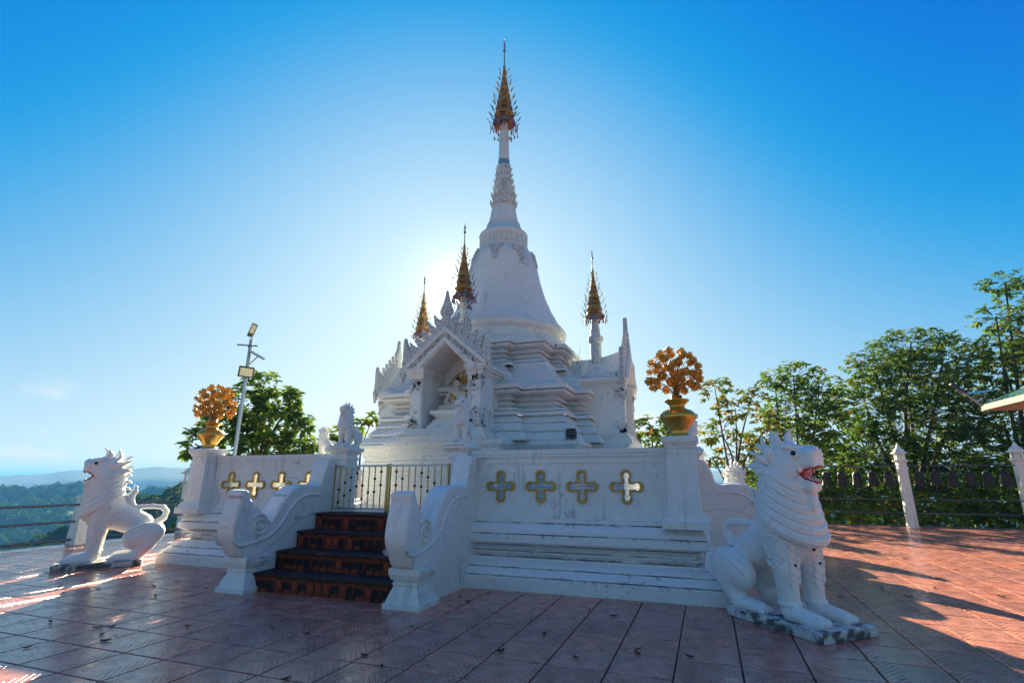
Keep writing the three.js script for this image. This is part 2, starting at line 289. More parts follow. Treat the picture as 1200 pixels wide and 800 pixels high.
// ------------------------------------------------------------ raised temple platform with moulded plinth and pierced parapet
const PX0 = -8.62, PX1 = 0.1, PZ1 = -6.47, PZ0 = -15.33, FLOOR = 0.86, STX = -4.36;
const platform = thing('temple_platform', 'raised white temple platform with moulded plinth and gold rimmed cross openings', 'platform');
{
  const outer = rectOutline(PX0, PX1, PZ0, PZ1);
  const prof = [[0.015, -0.02], [0.015, 0.15], [0.005, 0.16], [-0.045, 0.162], [-0.045, 0.172], [-0.012, 0.175], [-0.03, 0.205], [-0.075, 0.238], [-0.08, 0.25], [-0.125, 0.252], [-0.125, 0.262], [-0.10, 0.265], [-0.115, 0.285], [-0.165, 0.315], [-0.215, 0.342], [-0.22, 0.355], [-0.30, 0.358], [-0.30, 0.392], [-0.255, 0.396], [-0.24, 0.41], [-0.255, 0.424], [-0.305, 0.428], [-0.305, 0.47], [-0.255, 0.474], [-0.235, 0.488], [-0.255, 0.502], [-0.285, 0.506], [-0.285, 0.516], [-0.20, 0.52], [-0.165, 0.54], [-0.15, 0.548], [-0.15, 0.628], [-0.165, 0.64], [-0.20, 0.642], [-0.20, 0.652], [-0.172, 0.655], [-0.18, 0.70], [-0.215, 0.752], [-0.245, 0.772], [-0.30, 0.775], [-0.30, 0.787], [-0.285, 0.79], [-0.285, 0.83], [-0.36, 0.845]];
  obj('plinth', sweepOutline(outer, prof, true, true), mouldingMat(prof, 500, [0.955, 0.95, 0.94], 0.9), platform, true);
  obj('platform_floor', [between(PX0 + 0.42, PX1 - 0.42, 0.80, FLOOR, PZ0 + 0.42, PZ1 - 0.42)], M.oldPlaster, platform);
  // cross openings
  const crossPts = (s) => {                                 // a cross with rounded lobes at its arm ends
    const L = 0.185 * s, w = 0.038 * s, r = 0.053 * s, out = [];
    for (let k = 0; k < 4; k++) {
      const a = k * Math.PI / 2, R = (x, y) => [x * Math.cos(a) - y * Math.sin(a), x * Math.sin(a) + y * Math.cos(a)];
      out.push(R(w * 1.05, -w)); out.push(R(L - r * 1.55, -w));
      for (let t = -125; t <= 125; t += 25) out.push(R(L - r + r * Math.cos(t * Math.PI / 180) * 1.0, r * Math.sin(t * Math.PI / 180)));
      out.push(R(L - r * 1.55, w));
    }
    return out;
  };
  const WT = 0.16, zf = -6.86, yb = 0.86, yt = 1.66;
  const panel = (len, centres) => {
    const s = shapeOf([[0, 0], [len, 0], [len, yt - yb], [0, yt - yb]]);
    for (const c of centres) { const h = new THREE.Path(); crossPts(1).forEach(([x, y], i) => i ? h.lineTo(c + x, 0.382 + y) : h.moveTo(c + x, 0.382 + y)); h.closePath(); s.holes.push(h); }
    return new THREE.ExtrudeGeometry(s, { depth: WT, bevelEnabled: false }).translate(0, yb, -WT);
  };
  const rimGeo = (() => { const s = shapeOf(crossPts(1.0).map(([x, y]) => { const l = Math.hypot(x, y); return [x * (1 + 0.024 / l), y * (1 + 0.024 / l)]; })); const h = new THREE.Path(); crossPts(0.985).forEach(([x, y], i) => i ? h.lineTo(x, y) : h.moveTo(x, y)); h.closePath(); s.holes.push(h); return plain(new THREE.ExtrudeGeometry(s, { depth: 0.022, bevelEnabled: true, bevelSize: 0.006, bevelThickness: 0.006, bevelSegments: 1 })); })();
  const wing = (name, x0, len, centres, turn, px, pz) => {
    const w = obj(name, [panel(len, centres),
      between(-0.0, len, 1.66, 1.725, -WT - 0.02, 0.018), between(0, len, 1.628, 1.648, -0.03, 0.03), between(0, len, 1.648, 1.664, -0.03, 0.018), between(0, len, 1.545, 1.566, -0.03, 0.014),
      between(0, len, 0.84, 0.93, -0.05, 0.045), between(0, len, 0.93, 0.955, -0.05, 0.022)], M.plaster, platform);
    w.position.set(px, 0, pz); w.rotation.y = turn;
    for (const c of centres) { const r = new THREE.Mesh(rimGeo, M.goldPaint); r.name = 'cross_rim'; r.position.set(c, yb + 0.382, 0.001); w.add(r); }
    return w;
  };
  const rw = -0.44 - (-3.24);
  wing('parapet_wall', 0, rw, [-2.70, -2.125, -1.56, -0.985].map((x) => x + 3.24), 0, -3.24, zf);
  wing('parapet_wall', 0, 8.05 - 5.58 , [-7.66, -7.12, -6.57, -6.02].map((x) => x + 8.05), 0, -8.05, zf);
  // side and rear parapets
  const sideC = [0.6, 1.15, 1.7, 2.25];
  for (const z of [-6.98, -12.02]) wing('parapet_wall', 0, 2.83, sideC, Math.PI / 2, -0.29, z);      // east side
  for (const z of [-9.85, -14.9]) wing('parapet_wall', 0, 2.83, sideC, -Math.PI / 2, -8.23, z);        // west side
  wing('parapet_wall', 0, 7.7, [0.8, 1.35, 1.9, 2.45, 5.3, 5.85, 6.4, 6.95], Math.PI, -0.4, -14.95);
  // corner piers that batter inwards
  const pier = (x, z) => {
    const sq = (o) => [[-o, o], [o, o], [o, -o], [-o, -o]];
    const p = obj('corner_pier', sweepOutline(sq, [[0.265, 0.775], [0.265, 0.865], [0.235, 0.885], [0.232, 0.91], [0.205, 0.915], [0.205, 0.935], [0.188, 0.94], [0.158, 1.70], [0.175, 1.705], [0.175, 1.728], [0.185, 1.735], [0.20, 1.765], [0.215, 1.775], [0.215, 1.835], [0.20, 1.845]]), M.plaster, platform);
    p.position.set(x, 0, z); return p;
  };
  for (const x of [-8.235, -0.285]) { pier(x, -6.80); pier(x, -15.0); }
  // posts beside the stair openings
  const post = (x, z) => {
    const sq = (o) => [[-o, o], [o, o], [o, -o], [-o, -o]];
    const p = obj('gate_post', sweepOutline(sq, [[0.165, 0.80], [0.165, 0.90], [0.14, 0.92], [0.14, 1.62], [0.155, 1.63], [0.155, 1.655], [0.14, 1.665], [0.14, 1.70], [0.165, 1.73], [0.20, 1.76], [0.21, 1.765], [0.21, 1.80], [0.195, 1.81]]), M.plaster, platform);
    p.position.set(x, 0, z);
  };
  for (const s of [-1, 1]) { post(STX + s * 1.03, -6.90); post(-8.27, CZ + s * 1.08); post(-0.25, CZ + s * 1.08); }
}

// ------------------------------------------------------------ stairs, scrolled balustrades, gate
const brickTex = (seed) => paint(256, (u, v) => {
  const m = sstep(0.30, 0.58, pfbm(u, v, 5, 5, seed)), f = 0.75 + 0.5 * pfbm(u, v, 50, 3, seed + 2), a = [0.12, 0.075, 0.062], b = [0.60, 0.245, 0.125];
  return a.map((x, i) => (x + (b[i] - x) * m) * f);
});
const brickMats = [410, 421, 433].map((s) => new THREE.MeshStandardMaterial({ color: 0xffffff, map: rep(brickTex(s), 0.55), bumpMap: rep(plasterBump, 0.25), bumpScale: 0.012, roughness: 0.72 }));
const treadMat = new THREE.MeshStandardMaterial({ color: 0xffffff, map: rep(paint(256, (u, v) => { const m = sstep(0.5, 0.72, pfbm(u, v, 6, 5, 460)), f = 0.7 + 0.6 * pfbm(u, v, 60, 2, 461); return [(0.19 + 0.24 * m) * f, (0.115 + 0.10 * m) * f, (0.095 + 0.06 * m) * f]; }), 0.8), bumpMap: rep(plasterBump, 0.3), bumpScale: 0.01, roughness: 0.7 });
function makeStairs(pos, turn, label, detailed) {           // local: x across, z out of the platform, z = 0 at the plinth face
  const t = thing('staircase', label, 'stairs', pos, turn, 'stairs up to the platform');
  const W = 1.06, rise = FLOOR / 4, rnd = rng(77);
  const bg = [0, 1, 2].map((k) => plain(rbox(0.112, rise - 0.035, 0.05, 0.007)));
  for (let i = 0; i < 4; i++) {
    const front = 1.12 - i * 0.345, y0 = i * rise, y1 = (i + 1) * rise;
    const st = obj('step', [between(-W, W, y0 - (i ? 0.02 : 0.01), y1 - 0.03, -0.55, front - 0.035)], treadMat, t);
    const nose = obj('step_edge', [rbox(2 * W, 0.04, 0.4, 0.012, 0, y1 - 0.018, front - 0.19)], treadMat, st);
    if (detailed) for (let x = -W + 0.06, k = 0; x < W - 0.03; x += 0.1165, k++) {
      const b = new THREE.Mesh(bg[0], brickMats[Math.floor(rnd() * 3)]); boxUV(bg[0]); b.name = 'brick';
      b.position.set(x, (y0 + y1) / 2 - 0.018, front - 0.03 + (rnd() - 0.5) * 0.008); b.rotation.z = (rnd() - 0.5) * 0.02; st.add(b);
    }
  }
  return t;
}
makeStairs([STX, 0, PZ1], 0, 'worn dark red brick steps below the metal gate', true);
makeStairs([PX1, 0, CZ], Math.PI / 2, 'brick steps behind the lion by the hanging bells', false);

function makeBalustrade(pos, turn, label) {                 // local: z runs out of the platform from its face, outline drawn in z, y
  const t = thing('stair_balustrade', label, 'balustrade', pos, turn, 'scrolled stair balustrades');
  const T = 0.27;
  // pedestal of the newel
  const sq = (o) => [[-o, o], [o, o], [o, -o], [-o, -o]];
  const ped = obj('newel_pedestal', sweepOutline(sq, [[0.225, -0.01], [0.225, 0.055], [0.205, 0.065], [0.20, 0.08], [0.165, 0.175], [0.155, 0.185], [0.145, 0.225], [0.155, 0.235], [0.155, 0.255], [0.145, 0.26], [0.145, 0.275], [0.165, 0.285], [0.185, 0.33], [0.19, 0.34], [0.19, 0.395], [0.18, 0.405]]), M.plaster, t);
  ped.position.set(0, 0, 1.10);
  // low wall under the scroll, running back to the plinth
  obj('side_wall', [plate([[1.06, -0.01], [1.06, 0.42], [0.86, 0.50], [0.55, 0.72], [0.36, 0.88], [0.2, 0.90], [-0.5, 0.90], [-0.5, -0.01]], T - 0.03, 0.004).rotateY(-Math.PI / 2)], M.plaster, t);
  // the scroll itself: head in front, dip, then a swoop up to the gate post
  const top = smoothShape([[1.335, 0.46], [1.40, 0.56], [1.465, 0.68], [1.475, 0.80], [1.44, 0.96], [1.40, 1.08], [1.41, 1.165], [1.36, 1.18]], false, 30);
  const scal = [[1.345, 1.17], [1.325, 1.12], [1.30, 1.075], [1.275, 1.06], [1.255, 1.035], [1.245, 0.99], [1.215, 0.975], [1.165, 0.965], [1.13, 0.95], [1.10, 0.915], [1.085, 0.88], [1.05, 0.86], [0.985, 0.84], [0.945, 0.80]];
  const swoop = smoothShape([[0.925, 0.765], [0.89, 0.78], [0.83, 0.86], [0.75, 0.98], [0.66, 1.10], [0.55, 1.185], [0.42, 1.225], [0.25, 1.23], [0.10, 1.215], [0.03, 1.23], [-0.02, 1.30], [-0.05, 1.42], [-0.10, 1.54], [-0.15, 1.62]], false, 50);
  const under = smoothShape([[-0.35, 1.62], [-0.35, 0.88], [0.15, 0.86], [0.42, 0.78], [0.72, 0.60], [0.95, 0.46], [1.12, 0.42], [1.25, 0.415]], false, 40);
  const outline = [...top, ...scal, ...swoop, ...under];
  obj('scroll', [new THREE.ExtrudeGeometry(shapeOf(outline), { depth: T - 0.11, bevelEnabled: true, bevelSize: 0.03, bevelThickness: 0.055, bevelSegments: 4 }).translate(0, 0, -(T - 0.11) / 2).rotateY(-Math.PI / 2)], M.plaster, t);
  // raised moulding following the foot of the scroll, on both faces, and the carved spiral
  const path = [[1.47, 0.60], [1.42, 0.565], [1.30, 0.555], [1.16, 0.57], [1.0, 0.60], [0.86, 0.66], [0.74, 0.76], [0.62, 0.91], [0.50, 1.03], [0.36, 1.10], [0.18, 1.12], [0.0, 1.10]];
  const geos = [];
  for (const s of [-1, 1]) {
    geos.push(tube(path.map(([z, y]) => V(s * (T / 2 + 0.002), y, z)), 0.021, 6, 60));
    const sp = []; for (let k = 0; k <= 40; k++) { const a = k / 40 * Math.PI * 4.2, r = 0.145 * (1 - k / 44); sp.push(V(s * (T / 2 + 0.004), 0.765 + Math.sin(a + 0.6) * r, 1.10 + Math.cos(a + 0.6) * r)); }
    geos.push(tube(sp, 0.019, 5, 90));
  }
  obj('scroll_moulding', geos, M.plaster, t);
  return t;
}
for (const s of [-1, 1]) makeBalustrade([STX + s * 1.2, 0, PZ1], 0, s < 0 ? 'white scrolled balustrade of the brick steps, on the side of the valley railing' : 'white scrolled balustrade of the brick steps, on the side of the bell fence');
for (const s of [-1, 1]) makeBalustrade([PX1, 0, CZ + s * 1.135], Math.PI / 2, s > 0 ? 'white scrolled balustrade directly behind the large lion with bared red mouth' : 'white scrolled balustrade behind another balustrade, nearer the bell fence');

function makeGate(x, hinge, label) {
  const t = thing('gate_leaf', label, 'gate', [x, FLOOR + 0.02, -6.74], 0, 'gate leaves');
  const L = 1.0, H = 0.66, s = hinge;
  obj('stile', [rbox(0.034, H + 0.03, 0.036, 0.006, s * 0.025, H / 2, 0)], M.brass, t);
  obj('stile', [rbox(0.034, H + 0.03, 0.036, 0.006, s * (L - 0.01), H / 2, 0)], M.brass, t);
  obj('top_rail', [rbox(L, 0.026, 0.035, 0.006, s * L / 2, H - 0.01, 0)], M.steel, t);
  obj('bottom_rail', [rbox(L, 0.026, 0.03, 0.006, s * L / 2, 0.03, 0)], M.steel, t);
  const kg = new THREE.SphereGeometry(0.021, 8, 6);
  for (let k = 1; k <= 8; k++) {
    const b = obj('bar', [cyl(0.0095, 0.0095, H - 0.05, s * (0.025 + k * (L - 0.04) / 9), 0.03, 0, 6)], M.brass, t), h = [0.30, 0.40, 0.48, 0.54, 0.36, 0.26, 0.46, 0.56][k - 1];
    for (const dy of [h, h - 0.19]) if (dy > 0.08) { const n = new THREE.Mesh(kg, M.bronze); n.name = 'knob'; n.position.set(s * (0.025 + k * (L - 0.04) / 9), dy, 0); b.add(n); }
  }
  return t;
}
makeGate(-5.46, 1, 'low brass barred gate leaf hung on the valley side post above the brick steps');
makeGate(-3.44, -1, 'low brass barred gate leaf hung on the post before the statue niche');

// ------------------------------------------------------------ stupa
const stupa = thing('stupa', 'white bell shaped stupa with gilded umbrella spire and stepped redented base', 'stupa', [CX, 0, CZ]);
const mouldings = (y0, y1, o0, waist) => {                   // cornice, fillets, waist, fillets, foot
  const h = y1 - y0, Y = (t) => y0 + h * t;
  return [[o0, Y(0)], [o0, Y(0.11)], [o0 - 0.07, Y(0.115)], [o0 - 0.07, Y(0.14)], [o0 - 0.02, Y(0.145)], [o0 - 0.04, Y(0.21)], [o0 - 0.12, Y(0.215)], [o0 - 0.12, Y(0.235)], [waist, Y(0.25)], [waist, Y(0.34)], [waist + 0.05, Y(0.345)], [waist + 0.07, Y(0.385)], [waist + 0.05, Y(0.43)], [waist - 0.03, Y(0.435)], [waist - 0.03, Y(0.52)], [waist + 0.05, Y(0.525)], [waist + 0.07, Y(0.57)], [waist + 0.05, Y(0.61)], [waist, Y(0.615)], [waist, Y(0.68)], [o0 - 0.06, Y(0.72)], [o0 - 0.03, Y(0.76)], [o0 - 0.03, Y(0.82)], [o0 - 0.08, Y(0.825)], [o0 - 0.08, Y(0.845)], [o0 + 0.02, Y(0.85)], [o0 + 0.02, Y(0.98)], [o0 + 0.005, Y(1)]];
};
{
  // lower base: long coursed wall with a projecting cornice
  const p = [[0, 0.84]]; for (let k = 0; k < 8; k++) { const y = 0.86 + k * 0.088; p.push([0, y], [0, y + 0.074], [-0.018, y + 0.078], [-0.018, y + 0.086]); }
  p.push([0, 1.57], [0.03, 1.60], [0.03, 1.64], [0, 1.66], [0, 1.72], [0.03, 1.74], [0.03, 1.78], [0.055, 1.80], [0.055, 1.84], [0.09, 1.865], [0.13, 1.90], [0.15, 1.905], [0.15, 1.965], [0.13, 1.98]);
  obj('lower_base', sweepOutline(crossOutline(2.12, 2.80, 1.0), p), M.plaster, stupa);
  // receding steps
  const steps = []; for (let k = 0; k < 3; k++) { const o = 0.28 - k * 0.10, y = 1.975 + k * 0.163; steps.push([o - 0.03, y], [o - 0.03, y + 0.012], [o, y + 0.014], [o, y + 0.055], [o - 0.012, y + 0.065], [o - 0.085, y + 0.152], [o - 0.09, y + 0.163]); }
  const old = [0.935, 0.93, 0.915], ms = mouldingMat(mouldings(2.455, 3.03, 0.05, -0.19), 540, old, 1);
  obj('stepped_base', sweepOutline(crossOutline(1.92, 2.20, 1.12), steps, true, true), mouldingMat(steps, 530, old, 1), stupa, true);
  obj('base_top', [between(-1.7, 1.7, 2.40, 2.455, -1.7, 1.7), between(-1.5, 1.5, 2.99, 3.02, -1.5, 1.5)], M.oldPlaster, stupa);
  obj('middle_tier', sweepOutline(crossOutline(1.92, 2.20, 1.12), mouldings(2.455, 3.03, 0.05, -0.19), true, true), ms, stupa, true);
  obj('sloping_shoulder', sweepOutline(crossOutline(1.92, 2.20, 1.12), [[-0.02, 3.02], [-0.06, 3.05], [-0.17, 3.13], [-0.19, 3.20], [-0.27, 3.27], [-0.30, 3.34], [-0.40, 3.42], [-0.44, 3.51]]), M.oldPlaster, stupa);
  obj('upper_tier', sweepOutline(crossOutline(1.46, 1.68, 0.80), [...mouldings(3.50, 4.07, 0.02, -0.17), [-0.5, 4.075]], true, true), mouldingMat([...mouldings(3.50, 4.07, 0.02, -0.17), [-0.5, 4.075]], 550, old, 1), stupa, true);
  const L = (name, pts, n = 64) => obj(name, [lathe(pts, n)], M.plaster, stupa);
  L('drum', [[1.42, 4.05], [1.42, 4.14], [1.38, 4.15], [1.38, 4.24], [1.42, 4.26], [1.42, 4.33], [1.36, 4.36], [1.36, 4.44], [1.40, 4.46], [1.40, 4.49]]);
  L('bell_ring', [[1.36, 4.47], [1.43, 4.48], [1.475, 4.53], [1.485, 4.58], [1.46, 4.63], [1.42, 4.655], [1.40, 4.655]]);
  L('bell', [[1.41, 4.64], [1.405, 4.70], [1.365, 4.73], [1.33, 4.80], [1.315, 4.80], [1.27, 4.91], [1.17, 5.10], [1.11, 5.235], [1.115, 5.25], [1.10, 5.285], [1.085, 5.29], [1.02, 5.48], [0.955, 5.70], [0.90, 5.92], [0.86, 6.12], [0.825, 6.30], [0.79, 6.46], [0.745, 6.58], [0.68, 6.67], [0.60, 6.735], [0.585, 6.75]], 80);
  L('neck', [[0.60, 6.735], [0.625, 6.76], [0.615, 6.80], [0.585, 6.81], [0.578, 7.08], [0.595, 7.10], [0.61, 7.13], [0.60, 7.17], [0.54, 7.21], [0.45, 7.35], [0.41, 7.42], [0.425, 7.44], [0.42, 7.47], [0.385, 7.49]]);
  { // fluting on the neck
    const g = []; for (let k = 0; k < 24; k++) { const a = k / 24 * Math.PI * 2; g.push(rbox(0.10, 0.23, 0.04, 0.012, 0, 6.945, 0.577).rotateY(a)); } obj('neck_panels', g, M.oldPlaster, stupa); }
  L('spire_cone', [[0.385, 7.48], [0.34, 7.70], [0.295, 7.98], [0.30, 8.00], [0.31, 8.03], [0.285, 8.06], [0.275, 8.20], [0.285, 8.22], [0.26, 8.25], [0.235, 8.45], [0.20, 8.75], [0.185, 8.95], [0.165, 9.10], [0.17, 9.12], [0.155, 9.15], [0.145, 9.35], [0.155, 9.37], [0.14, 9.40], [0.125, 9.9], [0.10, 10.5]], 24);
  const petalPts = (w, h) => [[-w * 0.5, 0], [-w * 0.55, h * 0.35], [-w * 0.3, h * 0.72], [0, h], [w * 0.3, h * 0.72], [w * 0.55, h * 0.35], [w * 0.5, 0]];
  const petals = (y, r, n, w, h, lean) => { const g = []; for (let k = 0; k < n; k++) g.push(plain(plate(petalPts(w, h), 0.014, 0.004)).rotateX(lean).translate(0, y, r).rotateY(k / n * Math.PI * 2)); return g; };
  obj('lotus_petals', [...petals(7.98, 0.30, 14, 0.11, 0.16, 0.35), ...petals(8.21, 0.275, 14, 0.11, 0.15, 0.4), ...petals(8.45, 0.235, 12, 0.10, 0.14, 0.4), ...petals(8.65, 0.21, 12, 0.09, 0.13, 0.4), ...petals(8.85, 0.185, 10, 0.08, 0.12, 0.4), ...petals(9.03, 0.17, 10, 0.08, 0.11, 0.4)], M.carved, stupa);
  obj('mosaic_band', [lathe([[0.151, 9.17], [0.156, 9.19], [0.151, 9.32], [0.146, 9.335]], 20)], new THREE.MeshStandardMaterial({ color: new THREE.Color(0.20, 0.36, 0.42), roughness: 0.3, metalness: 0.2 }), stupa);
  // cast flower ornaments on the shoulder of the bell
  const leaf = (w, h) => plain(plate(petalPts(w, h), 0.012, 0.005));
  for (let k = 0; k < 8; k++) {
    const g = [], rn = rng(90 + k); for (let i = 0; i < 26; i++) { const t = rn(), s = (rn() - 0.5) * (0.42 * t * t + 0.05), y = 6.22 + t * 0.42, r = y > 6.58 ? 0.745 - (y - 6.58) * 0.95 : 0.79 + (6.46 - y) * 0.21; g.push(leaf(0.045 + rn() * 0.03, 0.07 + rn() * 0.04).rotateZ((rn() - 0.5) * 3).rotateX(-0.25).translate(0, 0, r + 0.018).rotateY(s / 0.8).translate(0, y, 0)); }
    const o = obj('bell_ornament', g.map((q) => q.rotateY(k * Math.PI / 4 + 0.12)), M.carved, stupa); 
  }
}
// gilded many-tiered umbrella: hoops, ribs, upright leaves, hanging drops
function umbrella(parent, y0, H, R, tiers, seed, mGold, dense = 12) {
  const rnd = rng(seed), stemTop = y0 + H;
  obj('umbrella_stem', [lathe([[R * 0.16, y0 - H * 0.02], [R * 0.13, y0 + H * 0.3], [R * 0.09, y0 + H * 0.55], [R * 0.05, y0 + H * 0.78], [R * 0.035, y0 + H * 0.95], [0.004, stemTop]], 10)], mGold, parent);
  obj('umbrella_core', [lathe([[R * 0.52, y0 + H * 0.03], [R * 0.50, y0 + H * 0.06], [R * 0.36, y0 + H * 0.20], [R * 0.26, y0 + H * 0.34], [R * 0.17, y0 + H * 0.50], [R * 0.10, y0 + H * 0.63], [R * 0.05, y0 + H * 0.66]], 18)], M.gilt, parent);
  const flame = plain(plate([[-0.018, 0], [-0.03, 0.03], [-0.012, 0.06], [-0.03, 0.085], [0.0, 0.15], [0.012, 0.1], [0.03, 0.07], [0.012, 0.05], [0.02, 0]], 0.006, 0.002));
  const drop = plain(plate([[-0.004, 0.06], [-0.004, 0.03], [-0.024, 0.012], [0, -0.035], [0.024, 0.012], [0.004, 0.03], [0.004, 0.06]], 0.005, 0.002));
  const sc = R / 0.32;
  for (let k = 0; k < tiers; k++) {
    const t = k / (tiers - 1), r = R * Math.pow(1 - t, 1.15) * 0.86 + R * 0.13, y = y0 + H * (0.02 + 0.60 * Math.pow(t, 0.92)), n = Math.max(5, Math.round(dense * (1 - 0.5 * t))), rNext = R * Math.pow(1 - Math.min(1, (k + 1) / (tiers - 1)), 1.15) * 0.8 + R * 0.1, dy = H * 0.60 / (tiers - 1);
    const g = [new THREE.TorusGeometry(r, 0.011 * sc, 5, 24).rotateX(Math.PI / 2).translate(0, y, 0), lathe([[r * 0.97, y - 0.024 * sc], [r + 0.006 * sc, y], [r - 0.006 * sc, y + 0.02 * sc], [r * 0.86, y + dy * 0.30], [r * 0.80, y + dy * 0.66], [r * 0.66, y + dy * 0.70]], 20)];
    for (let i = 0; i < n; i++) { const a = i / n * 6.2832 + k * 0.4; g.push(bar(V(Math.cos(a) * r, y, Math.sin(a) * r), V(Math.cos(a) * rNext, y + dy * 0.95, Math.sin(a) * rNext), 0.008 * sc, 4)); }
    const tier = obj('umbrella_tier', g, k % 2 ? mGold : M.brownGilt, parent);
    const f = [], ds = [];
    for (let i = 0; i < n; i++) {
      const a = i / n * 6.2832 + k * 0.7, q = sc * (0.72 - 0.25 * t);
      f.push(flame.clone().scale(q * 1.6, q * 1.5, q * 1.6).rotateX(0.6).translate(0, y + 0.02 * sc, r + 0.085 * sc).rotateY(a));
      f.push(tube([V(0, y, r), V(0, y - 0.02 * sc, r + 0.055 * sc), V(0, y + 0.04 * sc, r + 0.09 * sc)].map((p) => p.applyAxisAngle(V(0, 1, 0), a)), 0.005 * sc, 4, 5));
      if (k < 1) for (let e = 0; e < 1; e++) { const aa = a + e * 0.17 * (12 / n), rr = r * (1 - 0.28 * e * rnd()) + 0.03 * sc, len = (0.04 + 0.11 * rnd()) * sc; ds.push(cyl(0.0025, 0.0025, len, 0, y - len, rr, 4).rotateY(aa)); ds.push(drop.clone().scale(sc * 1.7, sc * 1.7, sc * 1.7).translate(0, y - len - 0.03 * sc, rr).rotateY(aa)); }
    }
    obj('leaf_row', f, k < 3 ? M.tin : mGold, tier);
    if (ds.length) obj('drops', ds, k ? M.jewel : M.tin, tier);
  }
  const hang = [[], []]; for (let i = 0; i < dense * 6; i++) {                 // swinging drops on fine wires under the lowest hoop
    const a = rnd() * 6.2832, rr = R * (0.75 + 0.62 * rnd()), top = y0 + H * 0.03, len = (0.03 + 0.26 * rnd()) * sc * (rr > R ? 1 : 0.7), q = sc * (1.1 + 0.5 * rnd()), w = hang[i % 2];
    w.push(cyl(0.0022 * sc, 0.0022 * sc, len, 0, top - len, rr, 4).rotateY(a), drop.clone().scale(q, q, q).translate(0, top - len - 0.04 * sc, rr).rotateY(a));
    if (rr > R) w.push(bar(V(0, top + 0.02 * sc, R * 0.9), V(0, top, rr), 0.003 * sc, 4).rotateY(a));
  }
  obj('hanging_drops', hang[0], M.tin, parent); obj('hanging_drops', hang[1], M.jewel, parent);
  // mast above the tiers: beads, small crown, weather vane
  const g = []; for (let k = 0; k < 6; k++) g.push(new THREE.SphereGeometry(R * (0.085 - k * 0.008), 8, 6).translate(0, y0 + H * (0.66 + k * 0.04), 0));
  g.push(lathe([[0.001, y0 + H * 0.865], [R * 0.12, y0 + H * 0.88], [R * 0.13, y0 + H * 0.90], [R * 0.03, y0 + H * 0.92]], 8));
  for (let i = 0; i < 4; i++) g.push(flame.clone().scale(sc * 0.5, sc * 0.55, sc * 0.5).rotateX(0.5).translate(0, y0 + H * 0.93, R * 0.06).rotateY(i * 1.57));
  g.push(lathe([[0.003, y0 + H * 0.93], [R * 0.05, y0 + H * 0.945], [R * 0.075, y0 + H * 0.965], [R * 0.04, y0 + H * 0.99], [0.003, y0 + H * 1.02]], 10), new THREE.TorusGeometry(R * 0.13, R * 0.025, 5, 14).translate(0, y0 + H * 0.70, 0), new THREE.TorusGeometry(R * 0.13, R * 0.025, 5, 14).rotateY(1.57).translate(0, y0 + H * 0.70, 0));
  obj('mast', g, M.tin, parent);
}
umbrella(stupa, 10.42, 2.72, 0.30, 9, 4, M.gilt, 11);
obj('crystal_tip', [new THREE.OctahedronGeometry(0.045, 1).scale(0.8, 1.6, 0.8).translate(0, 13.18, 0)], new THREE.MeshPhysicalMaterial({ color: 0xffffff, roughness: 0.05, transmission: 1, thickness: 0.05, ior: 1.5 }), stupa);

{
  const t = thing('spotlight', 'small black spotlight box lying on the stepped base of the stupa', 'spotlight', [-2.12, 2.0, -8.64], 0.2);
  obj('housing', [rbox(0.16, 0.13, 0.12, 0.012, 0, 0.10, 0)], M.black, t); obj('stand', [between(-0.09, 0.09, 0, 0.02, -0.05, 0.05), between(-0.095, -0.082, 0.01, 0.12, -0.015, 0.015), between(0.082, 0.095, 0.01, 0.12, -0.015, 0.015)], M.black, t);
}
// weeds rooted in the masonry
{
  const t = thing('weed_sprig', 'dry leafless weed sprig growing from the stupa masonry', 'weed', [CX + 1.52, 4.06, CZ + 0.25]);
  const stalk = obj('stalk', [taperTube([V(0, 0, 0), V(0.02, 0.2, 0), V(-0.02, 0.42, 0.02)], [0.008, 0.004], 5, 8)], M.bronze, t);
  for (const [a, b] of [[0.1, 0.16], [-0.12, 0.18], [0.08, 0.2]]) obj('twig', [taperTube([V(0.01, b, 0), V(a * 0.6, b + 0.06, 0), V(a, b + 0.17, 0)], [0.005, 0.002], 4, 6)], M.bronze, stalk);
  const u = thing('weed_sprig', 'tall thin weed sprig beside the roof of the side niche', 'weed', [CX + 1.72, 3.9, CZ + 0.1]);
  obj('stalk', [taperTube([V(0, -0.4, 0), V(0.1, 0.0, 0), V(0.16, 0.26, 0)], [0.007, 0.003], 5, 8)], M.bronze, u);
}

